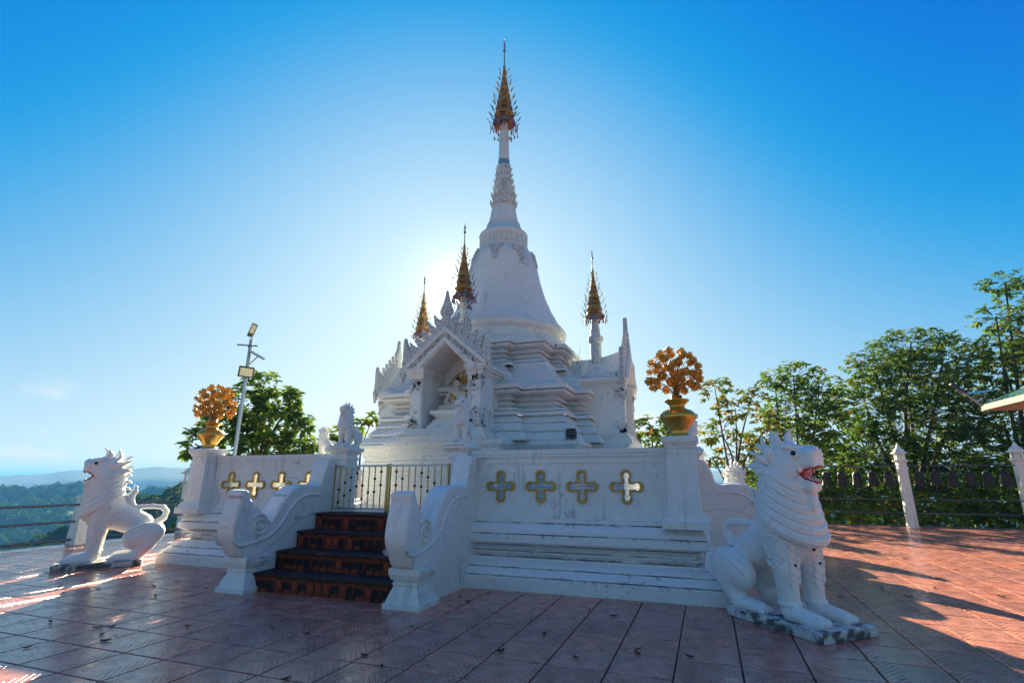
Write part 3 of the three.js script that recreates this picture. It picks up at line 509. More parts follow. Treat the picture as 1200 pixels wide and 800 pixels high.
// ------------------------------------------------------------ niche porches on the stupa's faces (local: z out of the face, axis at 0)
function makePorch(turn, label, detailed) {
  const t = thing('niche_porch', label, 'niche', [CX, 0, CZ], turn, 'gabled niche porches of the stupa');
  const F = 2.85, B = 1.98, oh = 0.70, ih = 0.445;
  obj('porch_base', [between(-0.86, 0.86, 1.96, 2.06, B, F + 0.12), between(-0.80, 0.80, 2.06, 2.13, B, F + 0.07), between(-0.75, 0.75, 2.13, 2.19, B, F + 0.03)], M.oldPlaster, t);
  for (const s of [-1, 1]) {
    const a = Math.min(s * ih, s * oh), b = Math.max(s * ih, s * oh);
    const w = obj('pillar', [between(a + 0.004, b - 0.004, 2.19, 3.12, B, F)], M.plaster, t);
    // beaded inner edge and carved brackets
    const beads = []; for (let y = 2.24; y < 3.1; y += 0.034) beads.push(new THREE.OctahedronGeometry(0.014).translate(s * (ih + 0.028), y, F + 0.004)); 
    const rn = rng(12 + s), leafs = []; for (let i = 0; i < 46; i++) { const top = i % 2, y = top ? 3.08 - rn() * rn() * 0.34 : 2.22 + rn() * rn() * 0.36, x = s * (ih + 0.07 + rn() * 0.17); leafs.push(plain(plate([[-0.02, 0], [-0.024, 0.02], [0, 0.06], [0.024, 0.02], [0.02, 0]], 0.014, 0.004)).rotateZ(rn() * 6).translate(x, y, F + 0.008)); }
    for (let i = 0; i < 40; i++) { const top = i % 2, y = top ? 3.08 - rn() * rn() * 0.34 : 2.22 + rn() * rn() * 0.36, z = F - 0.01 - rn() * rn() * 0.30; leafs.push(plain(plate([[-0.02, 0], [-0.024, 0.02], [0, 0.06], [0.024, 0.02], [0.02, 0]], 0.014, 0.004)).rotateZ(rn() * 6).rotateY(Math.PI / 2).translate(s * (oh + 0.005), y, z)); }
    obj('carving', [...beads, ...leafs], M.carved, w);
    // projecting side bracket profile at head and foot
    obj('capital', [[0.02, 3.10, 3.135], [0.05, 3.135, 3.17], [0.035, 3.17, 3.195], [0.085, 3.195, 3.235], [0.12, 3.235, 3.29]].map(([o, y0, y1]) => between(a - (s < 0 ? o : o * 0.35), b + (s > 0 ? o : o * 0.35), y0, y1, B - 0.3, F + o * 0.7)), M.plaster, t);
  }
  // vault of the niche: sloping soffit, back wall
  const soff = (s) => { const g = plate([[0, 0], [0.62, 0], [0.62, 0.05], [0, 0.05]], F - B, 0).translate(0, 0, (F + B) / 2); g.rotateZ(Math.atan2(-0.475, 0.47)); g.translate(0, 3.735, 0); if (s < 0) g.scale(-1, 1, 1); return g; };
  obj('vault', [soff(1), (() => { const g = plain(soff(1)); g.rotateY(Math.PI); g.translate(0, 0, F + B); return g; })()], M.plaster, t);
  obj('back_wall', [between(-0.5, 0.5, 2.15, 3.75, B - 0.02, B + 0.06)], M.plaster, t);
  // roof: two hollow slopes under a ridge that sweeps up to the gable
  const roof = (s) => {
    const nz = 14, nu = 10, P = [], I = [];
    for (let i = 0; i <= nz; i++) for (let j = 0; j <= nu; j++) {
      const q = i / nz, z = B - 0.35 + (F - B + 0.33) * q, u = j / nu, ridge = 3.86 + 0.20 * q * q * q, x = 0.80 * (1 - u), y = 3.285 + (ridge - 3.285) * (0.62 * u + 0.38 * u * u * u) ;
      P.push(s * x, y, z);
    }
    for (let i = 0; i < nz; i++) for (let j = 0; j < nu; j++) { const a = i * (nu + 1) + j, b = a + nu + 1; if (s > 0) I.push(a, b, a + 1, a + 1, b, b + 1); else I.push(a, a + 1, b, a + 1, b + 1, b); }
    const g = new THREE.BufferGeometry(); g.setAttribute('position', new THREE.Float32BufferAttribute(P, 3)); g.setIndex(I); g.computeVertexNormals(); return g;
  };
  obj('roof', [roof(1), roof(-1)], M.oldPlaster, t);
  // gable frame: chevron with beaded bands
  const chev = (o, i2, z, th) => { const sh = shapeOf([[-o[0], o[1]], [0, o[2]], [o[0], o[1]], [i2[0], i2[1]], [0, i2[2]], [-i2[0], i2[1]]]); return new THREE.ExtrudeGeometry(sh, { depth: th, bevelEnabled: true, bevelSize: 0.006, bevelThickness: 0.006, bevelSegments: 1 }).translate(0, 0, z); };
  const gab = obj('gable_frame', [chev([0.86, 3.275, 4.03], [0.47, 3.275, 3.735], F - 0.05, 0.09), chev([0.84, 3.30, 4.02], [0.76, 3.30, 3.95], F + 0.04, 0.04), chev([0.60, 3.285, 3.83], [0.50, 3.285, 3.75], F + 0.04, 0.035)], M.plaster, t);
  const rn = rng(31), bd = []; for (const s of [-1, 1]) for (let k = 0; k < 22; k++) { const q = k / 22; bd.push(new THREE.OctahedronGeometry(0.017).translate(s * (0.70 - 0.70 * q) , 3.30 + 0.585 * q, F + 0.055)); for (let e = 0; e < 2; e++) bd.push(plain(plate([[-0.018, 0], [-0.02, 0.02], [0, 0.05], [0.02, 0.02], [0.018, 0]], 0.012, 0.003)).rotateZ(rn() * 6).translate(s * (0.66 - 0.66 * q + (rn() - 0.5) * 0.1), 3.31 + 0.6 * q + (rn() - 0.4) * 0.08, F + 0.05)); }
  obj('bead_row', bd, M.carved, gab);
  const flamePts = (h, w, lean) => { const L = smoothShape([[-w * 0.5, 0], [-w * 0.62, h * 0.22], [-w * 0.35, h * 0.42], [-w * 0.55 + lean * 0.3, h * 0.58], [-w * 0.12 + lean * 0.6, h * 0.8], [lean, h]], false, 14), R = smoothShape([[lean, h], [w * 0.22 + lean * 0.6, h * 0.76], [w * 0.5, h * 0.5], [w * 0.3, h * 0.36], [w * 0.6, h * 0.18], [w * 0.5, 0]], false, 14); return [...L, ...R]; };
  const cr = plain(plate(flamePts(0.30, 0.125, 0.045), 0.05, 0.012));
  for (const s of [-1, 1]) for (let k = 0; k < 6; k++) {
    const q = 0.13 + k * 0.148, m = new THREE.Mesh(cr, M.carved); if (!cr.userData.u) { boxUV(cr); cr.userData.u = 1; } m.name = 'crocket';
    m.position.set(s * (0.84 - 0.84 * q), 3.28 + 0.75 * q, F + 0.01); m.rotation.set(0, s < 0 ? Math.PI : 0, -0.28); m.scale.set(1, 1 + 0.25 * q, 1); t.add(m);
  }
  // big leaf finial at the peak and horns at the eaves
  obj('finial', [plate(smoothShape([[-0.10, 3.95], [-0.13, 4.08], [-0.055, 4.20], [-0.115, 4.32], [-0.06, 4.46], [-0.02, 4.60], [0, 4.72], [0.02, 4.60], [0.06, 4.46], [0.115, 4.32], [0.055, 4.20], [0.13, 4.08], [0.10, 3.95]], false, 60), 0.05, 0.018).translate(0, 0, F + 0.01), plate(smoothShape([[-0.2, 3.88], [-0.18, 4.05], [-0.09, 4.16], [0, 4.27], [0.09, 4.16], [0.18, 4.05], [0.2, 3.88]], false, 30), 0.03, 0.01).translate(0, 0, F + 0.05), new THREE.OctahedronGeometry(0.045, 1).scale(1, 1.5, 0.6).translate(0, 4.34, F + 0.05)], M.carved, t);
  for (const s of [-1, 1]) {
    const h = plain(plate(smoothShape([[-0.14, 0], [-0.10, 0.16], [-0.015, 0.32], [0.06, 0.50], [0.085, 0.58], [0.10, 0.46], [0.10, 0.25], [0.11, 0.06], [0.10, 0]], false, 40), 0.06, 0.015));
    if (s < 0) { h.rotateY(Math.PI); }
    obj('eave_horn', [h.translate(s * 0.76, 3.29, F + 0.01)], M.carved, t);
    obj('pendant', [plain(plate([[-0.05, 0], [-0.07, -0.06], [0, -0.26], [0.05, -0.08], [0.05, 0]], 0.05, 0.008)).translate(s * 0.86, 3.30, F + 0.02)], M.carved, t);
  }
  if (detailed) {
    obj('altar_step', [between(-0.40, 0.40, 2.19, 2.26, B + 0.05, F - 0.10), between(-0.36, 0.36, 2.26, 2.31, B + 0.05, F - 0.14), between(-0.33, 0.33, 2.31, 2.36, B + 0.05, F - 0.18), between(-0.29, 0.29, 2.36, 2.43, B + 0.05, F - 0.22), between(-0.32, 0.32, 2.43, 2.46, B + 0.05, F - 0.18), between(-0.36, 0.36, 2.46, 2.53, B + 0.05, F - 0.14)], M.plaster, t);
    // painted gold glory of rays on the back wall
    const rays = []; for (let k = 0; k < 26; k++) { const a = -0.5 + k / 25 * (Math.PI + 1.0), l = 0.36 + 0.05 * (k % 2); rays.push(plain(plate([[0.13, -0.006], [l * 0.7, -0.018], [l, 0], [l * 0.7, 0.018], [0.13, 0.006]], 0.008, 0)).rotateZ(a).translate(0, 2.96, B + 0.068)); }
    rays.push(new THREE.TorusGeometry(0.15, 0.012, 5, 30).translate(0, 2.99, B + 0.07));
    const arch = []; for (let k = 0; k <= 30; k++) { const a = k / 30 * Math.PI; arch.push(V(Math.cos(a) * 0.36, 2.80 + Math.sin(a) * 0.55, B + 0.07)); } rays.push(tube(arch, 0.014, 5, 60));
    obj('gold_glory', rays, M.goldPaint, t);
  }
  return t;
}
makePorch(0, 'gabled niche porch with a seated statue inside, facing the brick steps', true);
makePorch(Math.PI / 2, 'gabled niche porch facing the bell fence, open side away from the steps', false);
makePorch(-Math.PI / 2, 'gabled niche porch facing the valley railing', false);
function makeRoofSpire(pos, label) {
  const t = thing('roof_spire', label, 'spire', pos, 0, 'small gilded spires on the niche roofs');
  obj('column', [lathe([[0.12, -0.12], [0.12, 0.32], [0.125, 0.34], [0.155, 0.37], [0.17, 0.44], [0.17, 0.47], [0.12, 0.50], [0.10, 0.56], [0.115, 0.60], [0.10, 0.66], [0.085, 0.74], [0.07, 0.88], [0.06, 1.05]], 18)], M.carved, t);
  umbrella(t, 0.93, 1.62, 0.205, 8, 8 + pos[0], M.gilt, 10);
  return t;
}
makeRoofSpire([CX, 3.88, CZ + 2.2], 'small gilded umbrella spire on the roof of the statue niche');
makeRoofSpire([CX + 2.2, 3.88, CZ], 'small gilded umbrella spire on the niche roof that faces the bells');
makeRoofSpire([CX - 2.2, 3.88, CZ], 'small gilded umbrella spire on the niche roof that faces the valley');

const objPlain = obj;
// ------------------------------------------------------------ sculpted bodies: signed distances meshed by marching cubes
const smin = (a, b, k) => { const h = Math.max(k - Math.abs(a - b), 0) / k; return Math.min(a, b) - h * h * k * 0.25; };
const dCap = (x, y, z, a, b, ra, rb) => { const bx = b[0] - a[0], by = b[1] - a[1], bz = b[2] - a[2], px = x - a[0], py = y - a[1], pz = z - a[2], t = clamp((px * bx + py * by + pz * bz) / (bx * bx + by * by + bz * bz)); return Math.hypot(px - bx * t, py - by * t, pz - bz * t) - (ra + (rb - ra) * t); };
const dEll = (x, y, z, c, r) => { const u = (x - c[0]) / r[0], v = (y - c[1]) / r[1], w = (z - c[2]) / r[2], k0 = Math.hypot(u, v, w), k1 = Math.hypot(u / r[0], v / r[1], w / r[2]); return k1 < 1e-9 ? -Math.min(...r) : k0 * (k0 - 1) / k1; };
const dBox = (x, y, z, c, h, r) => { const u = Math.abs(x - c[0]) - h[0] + r, v = Math.abs(y - c[1]) - h[1] + r, w = Math.abs(z - c[2]) - h[2] + r; return Math.hypot(Math.max(u, 0), Math.max(v, 0), Math.max(w, 0)) + Math.min(Math.max(u, v, w), 0) - r; };
function sculpt(sdf, centre, half, res) {
  const mc = new MarchingCubes(res, new THREE.MeshBasicMaterial(), false, false, 400000);
  mc.isolation = 0; mc.field.fill(-1);
  const h = res / 2, P = (i) => (i - h) / h * half, step = half / h, B = 6;
  for (let bz = 0; bz < res; bz += B) for (let by = 0; by < res; by += B) for (let bx = 0; bx < res; bx += B) {
    const d = sdf(centre[0] + P(bx + B / 2), centre[1] + P(by + B / 2), centre[2] + P(bz + B / 2)), far = Math.abs(d) > step * B * 1.3;
    for (let z = bz; z < Math.min(res, bz + B); z++) for (let y = by; y < Math.min(res, by + B); y++) for (let x = bx; x < Math.min(res, bx + B); x++) mc.field[x + y * res + z * res * res] = far ? -d : -sdf(centre[0] + P(x), centre[1] + P(y), centre[2] + P(z));
  }
  mc.update();
  const n = mc.count, pos = new Float32Array(n * 3), nor = new Float32Array(n * 3), e = 0.004;
  for (let i = 0; i < n; i++) {
    const x = pos[3 * i] = mc.positionArray[3 * i] * half + centre[0], y = pos[3 * i + 1] = mc.positionArray[3 * i + 1] * half + centre[1], z = pos[3 * i + 2] = mc.positionArray[3 * i + 2] * half + centre[2];
    const gx = sdf(x + e, y, z) - sdf(x - e, y, z), gy = sdf(x, y + e, z) - sdf(x, y - e, z), gz = sdf(x, y, z + e) - sdf(x, y, z - e), l = Math.hypot(gx, gy, gz) || 1;
    nor[3 * i] = gx / l; nor[3 * i + 1] = gy / l; nor[3 * i + 2] = gz / l;
  }
  const g = new THREE.BufferGeometry(); g.setAttribute('position', new THREE.BufferAttribute(pos, 3)); g.setAttribute('normal', new THREE.BufferAttribute(nor, 3)); return g;
}
// guardian lion: +z forward, seated on folded hind legs
function lionSdf(x, y, z) {
  const X = Math.abs(x);
  let d = dEll(x, y, z, [0, 0.86, 0.11], [0.235, 0.30, 0.25]);
  d = smin(d, dCap(x, y, z, [0, 0.80, 0.0], [0, 0.60, -0.42], 0.225, 0.185), 0.12);
  d = smin(d, dCap(x, y, z, [0, 1.0, 0.11], [0, 1.40, 0.12], 0.255, 0.215), 0.10);
  // hind quarters
  const hq = dEll(X, y * 0.97 + z * 0.12, z, [0.215, 0.36, -0.50], [0.125, 0.20, 0.285]);
  d = smin(d, hq, 0.035);
  d = smin(d, dCap(X, y, z, [0.215, 0.30, -0.56], [0.215, 0.13, -0.43], 0.115, 0.085), 0.05);
  d = smin(d, dCap(X, y, z, [0.215, 0.125, -0.43], [0.225, 0.118, -0.17], 0.08, 0.066), 0.03);
  for (const t of [-0.045, 0, 0.045]) d = smin(d, dEll(X, y, z, [0.225 + t, 0.112, -0.125], [0.026, 0.036, 0.05]), 0.012);
  // forelegs
  d = smin(d, dCap(X, y, z, [0.15, 0.88, 0.10], [0.165, 0.52, 0.12], 0.145, 0.108), 0.07);
  d = smin(d, dCap(X, y, z, [0.165, 0.52, 0.12], [0.165, 0.16, 0.125], 0.108, 0.084), 0.03);
  d = smin(d, Math.abs(y - 0.20) < 0.2 ? dEll(X, y, z, [0.165, 0.215, 0.125], [0.103, 0.028, 0.103]) : 1, 0.02);
  d = smin(d, dCap(X, y, z, [0.165, 0.135, 0.16], [0.17, 0.118, 0.40], 0.086, 0.068), 0.03);
  for (const t of [-0.05, 0, 0.05]) d = smin(d, dEll(X, y, z, [0.17 + t, 0.118, 0.44], [0.029, 0.042, 0.055]), 0.012);
  // tail arching forward over the back to a flame tuft
  const T = [[0, 0.60, -0.62, 0.07], [0, 0.69, -0.735, 0.046], [0, 0.79, -0.76, 0.042], [0, 0.865, -0.70, 0.04], [0, 0.885, -0.55, 0.038], [0, 0.875, -0.30, 0.036], [0, 0.95, -0.235, 0.06], [0, 1.05, -0.225, 0.058], [0, 1.12, -0.27, 0.042], [0, 1.19, -0.275, 0.024], [0, 1.235, -0.245, 0.006]];
  if (z < 0) for (let i = 0; i < T.length - 1; i++) d = smin(d, dCap(x, y, z, T[i], T[i + 1], T[i][3], T[i + 1][3]), 0.02);
  // mane: heavy folds that drop from the nape to the chest
  if (y > 0.66 && y < 1.55) for (let i = 0; i < 6; i++) {
    const c = 0.56, s = 0.828, yc = 1.345 - i * 0.084, py = y - yc, pz = z - 0.115 - i * 0.003, a = py * s + pz * c, b = -py * c + pz * s, R = 0.225 + i * 0.012;
    d = smin(d, Math.hypot(Math.hypot(x * 1.02, b) - R, a * 0.92) - 0.050 - 0.0035 * Math.sin(a * 190), 0.010);
  }
  // head
  d = smin(d, dEll(x, y, z, [0, 1.50, 0.15], [0.195, 0.20, 0.20]), 0.05);
  d = smin(d, dBox(x, y, z, [0, 1.52, 0.29], [0.125, 0.092, 0.165], 0.045), 0.035);
  d = smin(d, dEll(x, y, z, [0, 1.605, 0.40], [0.07, 0.045, 0.055]), 0.03);
  d = smin(d, dEll(X, y, z, [0.05, 1.585, 0.44], [0.032, 0.028, 0.03]), 0.015);
  d = smin(d, dBox(x, y, z, [0, 1.275, 0.265], [0.105, 0.065, 0.155], 0.045), 0.03);
  d = smin(d, dBox(x, y, z, [0, 1.38, 0.21], [0.12, 0.12, 0.11], 0.04), 0.03);
  d = smin(d, dCap(x, y, z, [0, 1.24, 0.34], [0, 1.08, 0.38], 0.06, 0.03), 0.03);
  d = smin(d, dEll(X, y, z, [0.145, 1.42, 0.17], [0.07, 0.12, 0.12]), 0.03);
  for (let k = 0; k < 3; k++) { const R = 0.05 + k * 0.033, q = Math.hypot(y - 1.40, z - 0.205) - R; d = smin(d, Math.hypot(q, Math.max(0, Math.abs(X - 0.185 + (Math.hypot(y - 1.40, z - 0.205)) * 0.45) - 0.02)) - 0.012, 0.012); }
  d = smin(d, dCap(X, y, z, [0.045, 1.625, 0.335], [0.165, 1.635, 0.215], 0.032, 0.028), 0.02);
  d = smin(d, dEll(X, y, z, [0.185, 1.565, 0.07], [0.045, 0.085, 0.06]), 0.02);
  d = smin(d, dEll(X, y, z, [0.135, 1.555, 0.29], [0.04, 0.04, 0.04]), 0.015);
  // open mouth
  const m = Math.max(Math.abs(y - 1.375) - Math.min((z - 0.285) * 0.62, 0.066), 0.285 - z);
  d = Math.max(d, -Math.max(m, X - 0.17));
  return Math.max(d, 0.075 - y);
}
const lionGeo = boxUV(sculpt(lionSdf, [0, 0.93, -0.15], 0.93, 150));
function march(o, d, f) { const p = o.clone(); for (let i = 0; i < 80; i++) { const s = f(p.x, p.y, p.z); if (s < 0.002) break; p.addScaledVector(d, s * 0.8); } return p; }
function twisted(g, th) {                                   // turn the head on the neck
  if (!th) return g; const q = g.clone(), p = q.attributes.position, n = q.attributes.normal;
  for (let i = 0; i < p.count; i++) { const a = th * sstep(1.05, 1.38, p.getY(i)), c = Math.cos(a), s = Math.sin(a), x = p.getX(i), z = p.getZ(i) - 0.1; p.setXYZ(i, x * c + z * s, p.getY(i), z * c - x * s + 0.1); const nx = n.getX(i), nz = n.getZ(i); n.setXYZ(i, nx * c + nz * s, n.getY(i), nz * c - nx * s); }
  return q;
}
function makeLion(pos, turn, label, scale, big, group, th = 0) {
  const obj = (name, geos, mat, parent) => { const m = objPlain(name, geos, mat, parent); if (name !== 'pedestal_slab') m.geometry = twisted(m.geometry, th); return m; };
  const t = thing(big ? 'guardian_lion' : 'post_lion', label, 'lion statue', pos, turn, group); t.scale.setScalar(scale);
  const slab = [[-0.30, -0.53], [0.30, -0.53], [0.32, -0.3], [0.315, 0.2], [0.33, 0.56], [-0.33, 0.56], [-0.315, 0.1], [-0.32, -0.3]];
  const base = obj('pedestal_slab', [new THREE.ExtrudeGeometry(shapeOf(slab.map(([x, z]) => [x, -z])), { depth: 0.075, bevelEnabled: true, bevelSize: 0.008, bevelThickness: 0.008, bevelSegments: 1 }).rotateX(-Math.PI / 2).translate(0, 0.004, 0)], big ? M.grime : M.statue, t);
  const body = new THREE.Mesh(twisted(lionGeo, th), M.statue); body.name = 'body'; t.add(body);
  // flame locks of the mane standing off the head
  const lock = (a, b, c, r) => taperTube([V(...a), V(...b), V(...c)], [r * 1.15, r * 1.05, r * 0.62, 0.004], 8, 14, 0.55);
  const L = [[[0, 1.64, 0.20], [0, 1.75, 0.185], [0, 1.835, 0.255], 0.05], [[0, 1.63, 0.08], [0, 1.745, 0.03], [0, 1.825, 0.04], 0.055], [[0, 1.58, -0.03], [0, 1.655, -0.10], [0, 1.70, -0.165], 0.055], [[0, 1.48, -0.07], [0, 1.52, -0.15], [0, 1.53, -0.215], 0.055], [[0, 1.38, -0.09], [0, 1.39, -0.16], [0, 1.37, -0.20], 0.05], [[0, 1.28, -0.10], [0, 1.285, -0.17], [0, 1.255, -0.215], 0.045], [[0, 1.17, -0.11], [0, 1.17, -0.18], [0, 1.135, -0.215], 0.042]];
  for (const s of [-1, 1]) L.push([[s * 0.10, 1.63, 0.17], [s * 0.135, 1.72, 0.14], [s * 0.15, 1.79, 0.17], 0.04], [[s * 0.11, 1.60, 0.05], [s * 0.145, 1.68, 0.0], [s * 0.16, 1.75, 0.0], 0.045], [[s * 0.12, 1.53, -0.02], [s * 0.16, 1.585, -0.10], [s * 0.175, 1.61, -0.165], 0.045], [[s * 0.13, 1.43, -0.03], [s * 0.175, 1.46, -0.11], [s * 0.19, 1.45, -0.175], 0.045], [[s * 0.19, 1.50, 0.06], [s * 0.235, 1.53, 0.01], [s * 0.26, 1.59, -0.04], 0.04], [[s * 0.19, 1.40, 0.04], [s * 0.24, 1.40, -0.02], [s * 0.26, 1.42, -0.08], 0.04]);
  for (const [a, b, c, r] of L) obj('mane_lock', [lock(a, b, c, r)], M.statue, t);
  // eyes, lips, teeth
  const eye = new THREE.SphereGeometry(0.025, 12, 8);
  for (const s of [-1, 1]) { const p = march(V(s * 0.40, 1.575, 0.36), V(-s * 0.95, 0, -0.25).normalize(), lionSdf), e = obj('eye', [eye.clone().translate(p.x, p.y, p.z)], M.black, t); }
  if (big) {
    const lips = [], teeth = [];
    for (const up of [1, -1]) {
      const pts = []; for (let k = -10; k <= 10; k++) { const ph = k / 10 * 0.95, dir = V(Math.sin(ph), 0, Math.cos(ph)), zz = 0.27, rad = 0.12, yy = 1.375 + up * (0.004 + 0.070 * Math.pow(Math.max(0, Math.cos(ph * 1.65)), 0.75)); const o = V(0, yy, zz - 0.02).addScaledVector(dir, 0.4); const p = march(o, dir.clone().negate(), lionSdf); pts.push(p.addScaledVector(dir, 0.002)); }
      lips.push(tube(pts, 0.0125, 6, 50));
      for (const k of [3, 5, 6, 8, 10, 12, 14, 15, 17]) { const p = pts[k]; const c = new THREE.ConeGeometry(0.010, k === 5 || k === 15 ? 0.048 : 0.022, 6); if (up > 0) c.rotateX(Math.PI); teeth.push(c.translate(p.x * 0.92, p.y - up * 0.022, p.z - 0.012)); }
    }
    obj('lips', lips, M.red, t); obj('teeth', teeth, M.tooth, t);
    obj('mouth', [rbox(0.19, 0.11, 0.05, 0.02, 0, 1.375, 0.315)], M.red, t);
    // curling relief on shoulders, legs and haunches
    const g = []; for (const s of [-1, 1]) {
      const curl = (y, z, r, n, a0, turns) => { const pts = []; for (let k = 0; k <= n; k++) { const a = a0 + k / n * turns * 6.283, q = r * (1 - k / (n + 3)); const py = y + Math.sin(a) * q, pz = z + Math.cos(a) * q; pts.push(march(V(s * 0.6, py, pz), V(-s, 0, 0), lionSdf)); } return tube(pts, 0.011, 5, n * 3); };
      g.push(curl(0.78, 0.10, 0.075, 16, 1, 1.6), curl(0.65, 0.14, 0.05, 14, 3, 1.5), curl(0.88, 0.02, 0.05, 14, 2, 1.4), curl(0.54, 0.10, 0.035, 12, 0, 1.4));
      const line = (pts) => tube(pts.map(([y, z]) => march(V(s * 0.6, y, z), V(-s, 0, 0), lionSdf)), 0.011, 5, 24);
      g.push(line([[0.60, -0.70], [0.58, -0.55], [0.50, -0.38], [0.42, -0.28]]), line([[0.64, -0.62], [0.62, -0.5], [0.54, -0.33], [0.46, -0.25]]));
    }
    const pet = plain(plate(smoothShape([[-0.018, 0], [-0.026, 0.025], [-0.012, 0.05], [0.010, 0.085], [0.014, 0.055], [0.026, 0.03], [0.016, 0]], false, 16), 0.014, 0.006));
    const petL = pet.clone().rotateY(Math.PI);
    for (const s of [-1, 1]) for (let k = 0; k < 12; k++) {                  // flame leaves up the front of the forelegs and across the shoulder
      const y = 0.36 + k * 0.034, e = (k % 2 ? 1 : -1), px = s * 0.16 + e * 0.03, p = march(V(px, y, 0.8), V(0, 0, -1), lionSdf), one = e > 0 ? pet : petL;
      g.push(one.clone().scale(0.75, 0.75, 0.75).rotateZ(-e * 0.55).rotateY((px - s * 0.16) * 7).translate(p.x, p.y, p.z + 0.001));
      const sy = 0.54 + k * 0.034, ps = march(V(s * 0.6, sy, 0.10 + e * 0.04 + 0.02 * Math.sin(k)), V(-s, 0, 0), lionSdf);
      g.push(one.clone().scale(0.85, 0.85, 0.75).rotateZ(-e * 0.6).rotateY(s * Math.PI / 2).translate(ps.x + s * 0.001, ps.y, ps.z));
    }
    obj('relief', g, M.statue, t);
    obj('bolt_hole', [-1, 1].map((s) => { const p = march(V(s * 0.16, 0.56, 0.6), V(0, 0, -1), lionSdf); return new THREE.SphereGeometry(0.014, 8, 6).translate(p.x, p.y, p.z); }).concat([(() => { const p = march(V(0, 0.70, 0.8), V(0, 0, -1), lionSdf); return new THREE.SphereGeometry(0.016, 8, 6).translate(p.x, p.y, p.z); })()]), M.black, t);
  }
  return t;
}
const lionTurn = (fx, fz) => Math.atan2(fx, fz);
makeLion([0.65, 0.008, -6.0], lionTurn(0.675, 0.738), 'large white guardian lion with bared red mouth, beside the cross pierced parapet, pedestal stained black', 1, true, 'guardian lions at the platform corners', 0.26);
makeLion([-9.16, 0.008, -5.95], lionTurn(-0.61, 0.79), 'white guardian lion seated beside the valley railing', 1, true, 'guardian lions at the platform corners');
makeLion([0.62, 0.008, -15.85], lionTurn(0.7, -0.7), 'white guardian lion at the far corner, only its head above the balustrade', 1, true, 'guardian lions at the platform corners');
{
  const s = 0.40, y = 1.81;
  makeLion([STX - 1.03, y, -6.90], 0.05, 'small white lion on the gate post next to the leafy tree', s, false, 'small lions on gate posts');
  makeLion([STX + 1.03, y, -6.90], -0.05, 'small white lion on the gate post in front of the statue niche', s, false, 'small lions on gate posts');
  makeLion([-8.27, y, CZ + 1.08], -Math.PI / 2, 'small white lion on a post half hidden behind the parapet by the tree', s, false, 'small lions on gate posts');
  makeLion([-0.25, y, CZ + 1.08], Math.PI / 2, 'small white lion on the post behind the large golden flower vase', s, false, 'small lions on gate posts');
}

// ------------------------------------------------------------ seated statue in the niche
{
  const f = (x, y, z) => {
    const X = Math.abs(x); let d = dEll(x, y, z, [0, 0.24, 0], [0.125, 0.19, 0.08]);
    d = smin(d, dEll(x, y, z, [0, 0.345, 0.0], [0.16, 0.06, 0.075]), 0.05);
    d = smin(d, dCap(x, y, z, [0, 0.40, 0], [0, 0.45, 0.005], 0.042, 0.04), 0.02);
    d = smin(d, dEll(x, y, z, [0, 0.525, 0.012], [0.066, 0.085, 0.075]), 0.012);
    d = smin(d, dCap(X, y, z, [0.06, 0.07, 0.0], [0.27, 0.06, 0.09], 0.095, 0.062), 0.04);
    d = smin(d, dCap(X, y, z, [0.27, 0.058, 0.09], [-0.02, 0.052, 0.18], 0.06, 0.042), 0.03);
    d = smin(d, dEll(x, y, z, [0, 0.05, 0.02], [0.2, 0.06, 0.13]), 0.04);
    d = smin(d, dCap(X, y, z, [0.155, 0.34, 0], [0.20, 0.19, 0.03], 0.045, 0.036), 0.02);
    d = smin(d, dCap(X, y, z, [0.20, 0.19, 0.03], [0.05, 0.12, 0.15], 0.036, 0.026), 0.015);
    d = smin(d, dEll(x, y, z, [0, 0.118, 0.16], [0.065, 0.02, 0.035]), 0.012);
    d = smin(d, dCap(x, y, z, [0, 0.535, 0.08], [0, 0.505, 0.092], 0.008, 0.014), 0.01);
    d = smin(d, dEll(x, y, z, [0, 0.478, 0.075], [0.022, 0.007, 0.012]), 0.006);
    d = smin(d, dEll(X, y, z, [0.068, 0.515, 0.0], [0.012, 0.04, 0.018]), 0.008);
    d = smin(d, dCap(x, y, z, [-0.12, 0.37, 0.05], [0.08, 0.12, 0.10], 0.02, 0.02), 0.03);
    return Math.max(d, -y);
  };
  const t = thing('seated_statue', 'pale seated meditating statue with dark hair inside the gabled niche', 'statue', [CX, 2.53, CZ + 2.36]);
  obj('body', [sculpt(f, [0, 0.31, 0.04], 0.36, 90)], new THREE.MeshStandardMaterial({ color: new THREE.Color(0.68, 0.62, 0.52), roughness: 0.5 }), t);
  const hair = []; hair.push(new THREE.SphereGeometry(0.073, 18, 12, 0, 6.2832, 0, 1.35).scale(1, 1.1, 1.08).rotateX(-0.45).translate(0, 0.54, 0.0), new THREE.SphereGeometry(0.033, 10, 8).translate(0, 0.625, -0.01), new THREE.ConeGeometry(0.012, 0.06, 8).translate(0, 0.675, -0.01));
  const eyes = [-1, 1].map((s) => new THREE.SphereGeometry(0.007, 6, 5).scale(1.6, 0.6, 1).translate(s * 0.026, 0.53, 0.079));
  obj('hair', hair, new THREE.MeshStandardMaterial({ color: new THREE.Color(0.03, 0.022, 0.018), roughness: 0.6 }), t);
  obj('eyes', eyes, M.black, t);
  obj('robe_sash', [taperTube([V(-0.125, 0.385, 0.03), V(-0.06, 0.30, 0.10), V(0.06, 0.18, 0.10), V(0.10, 0.10, 0.12)], [0.02, 0.03, 0.022], 8, 16, 0.5)], M.goldPaint, t);
}

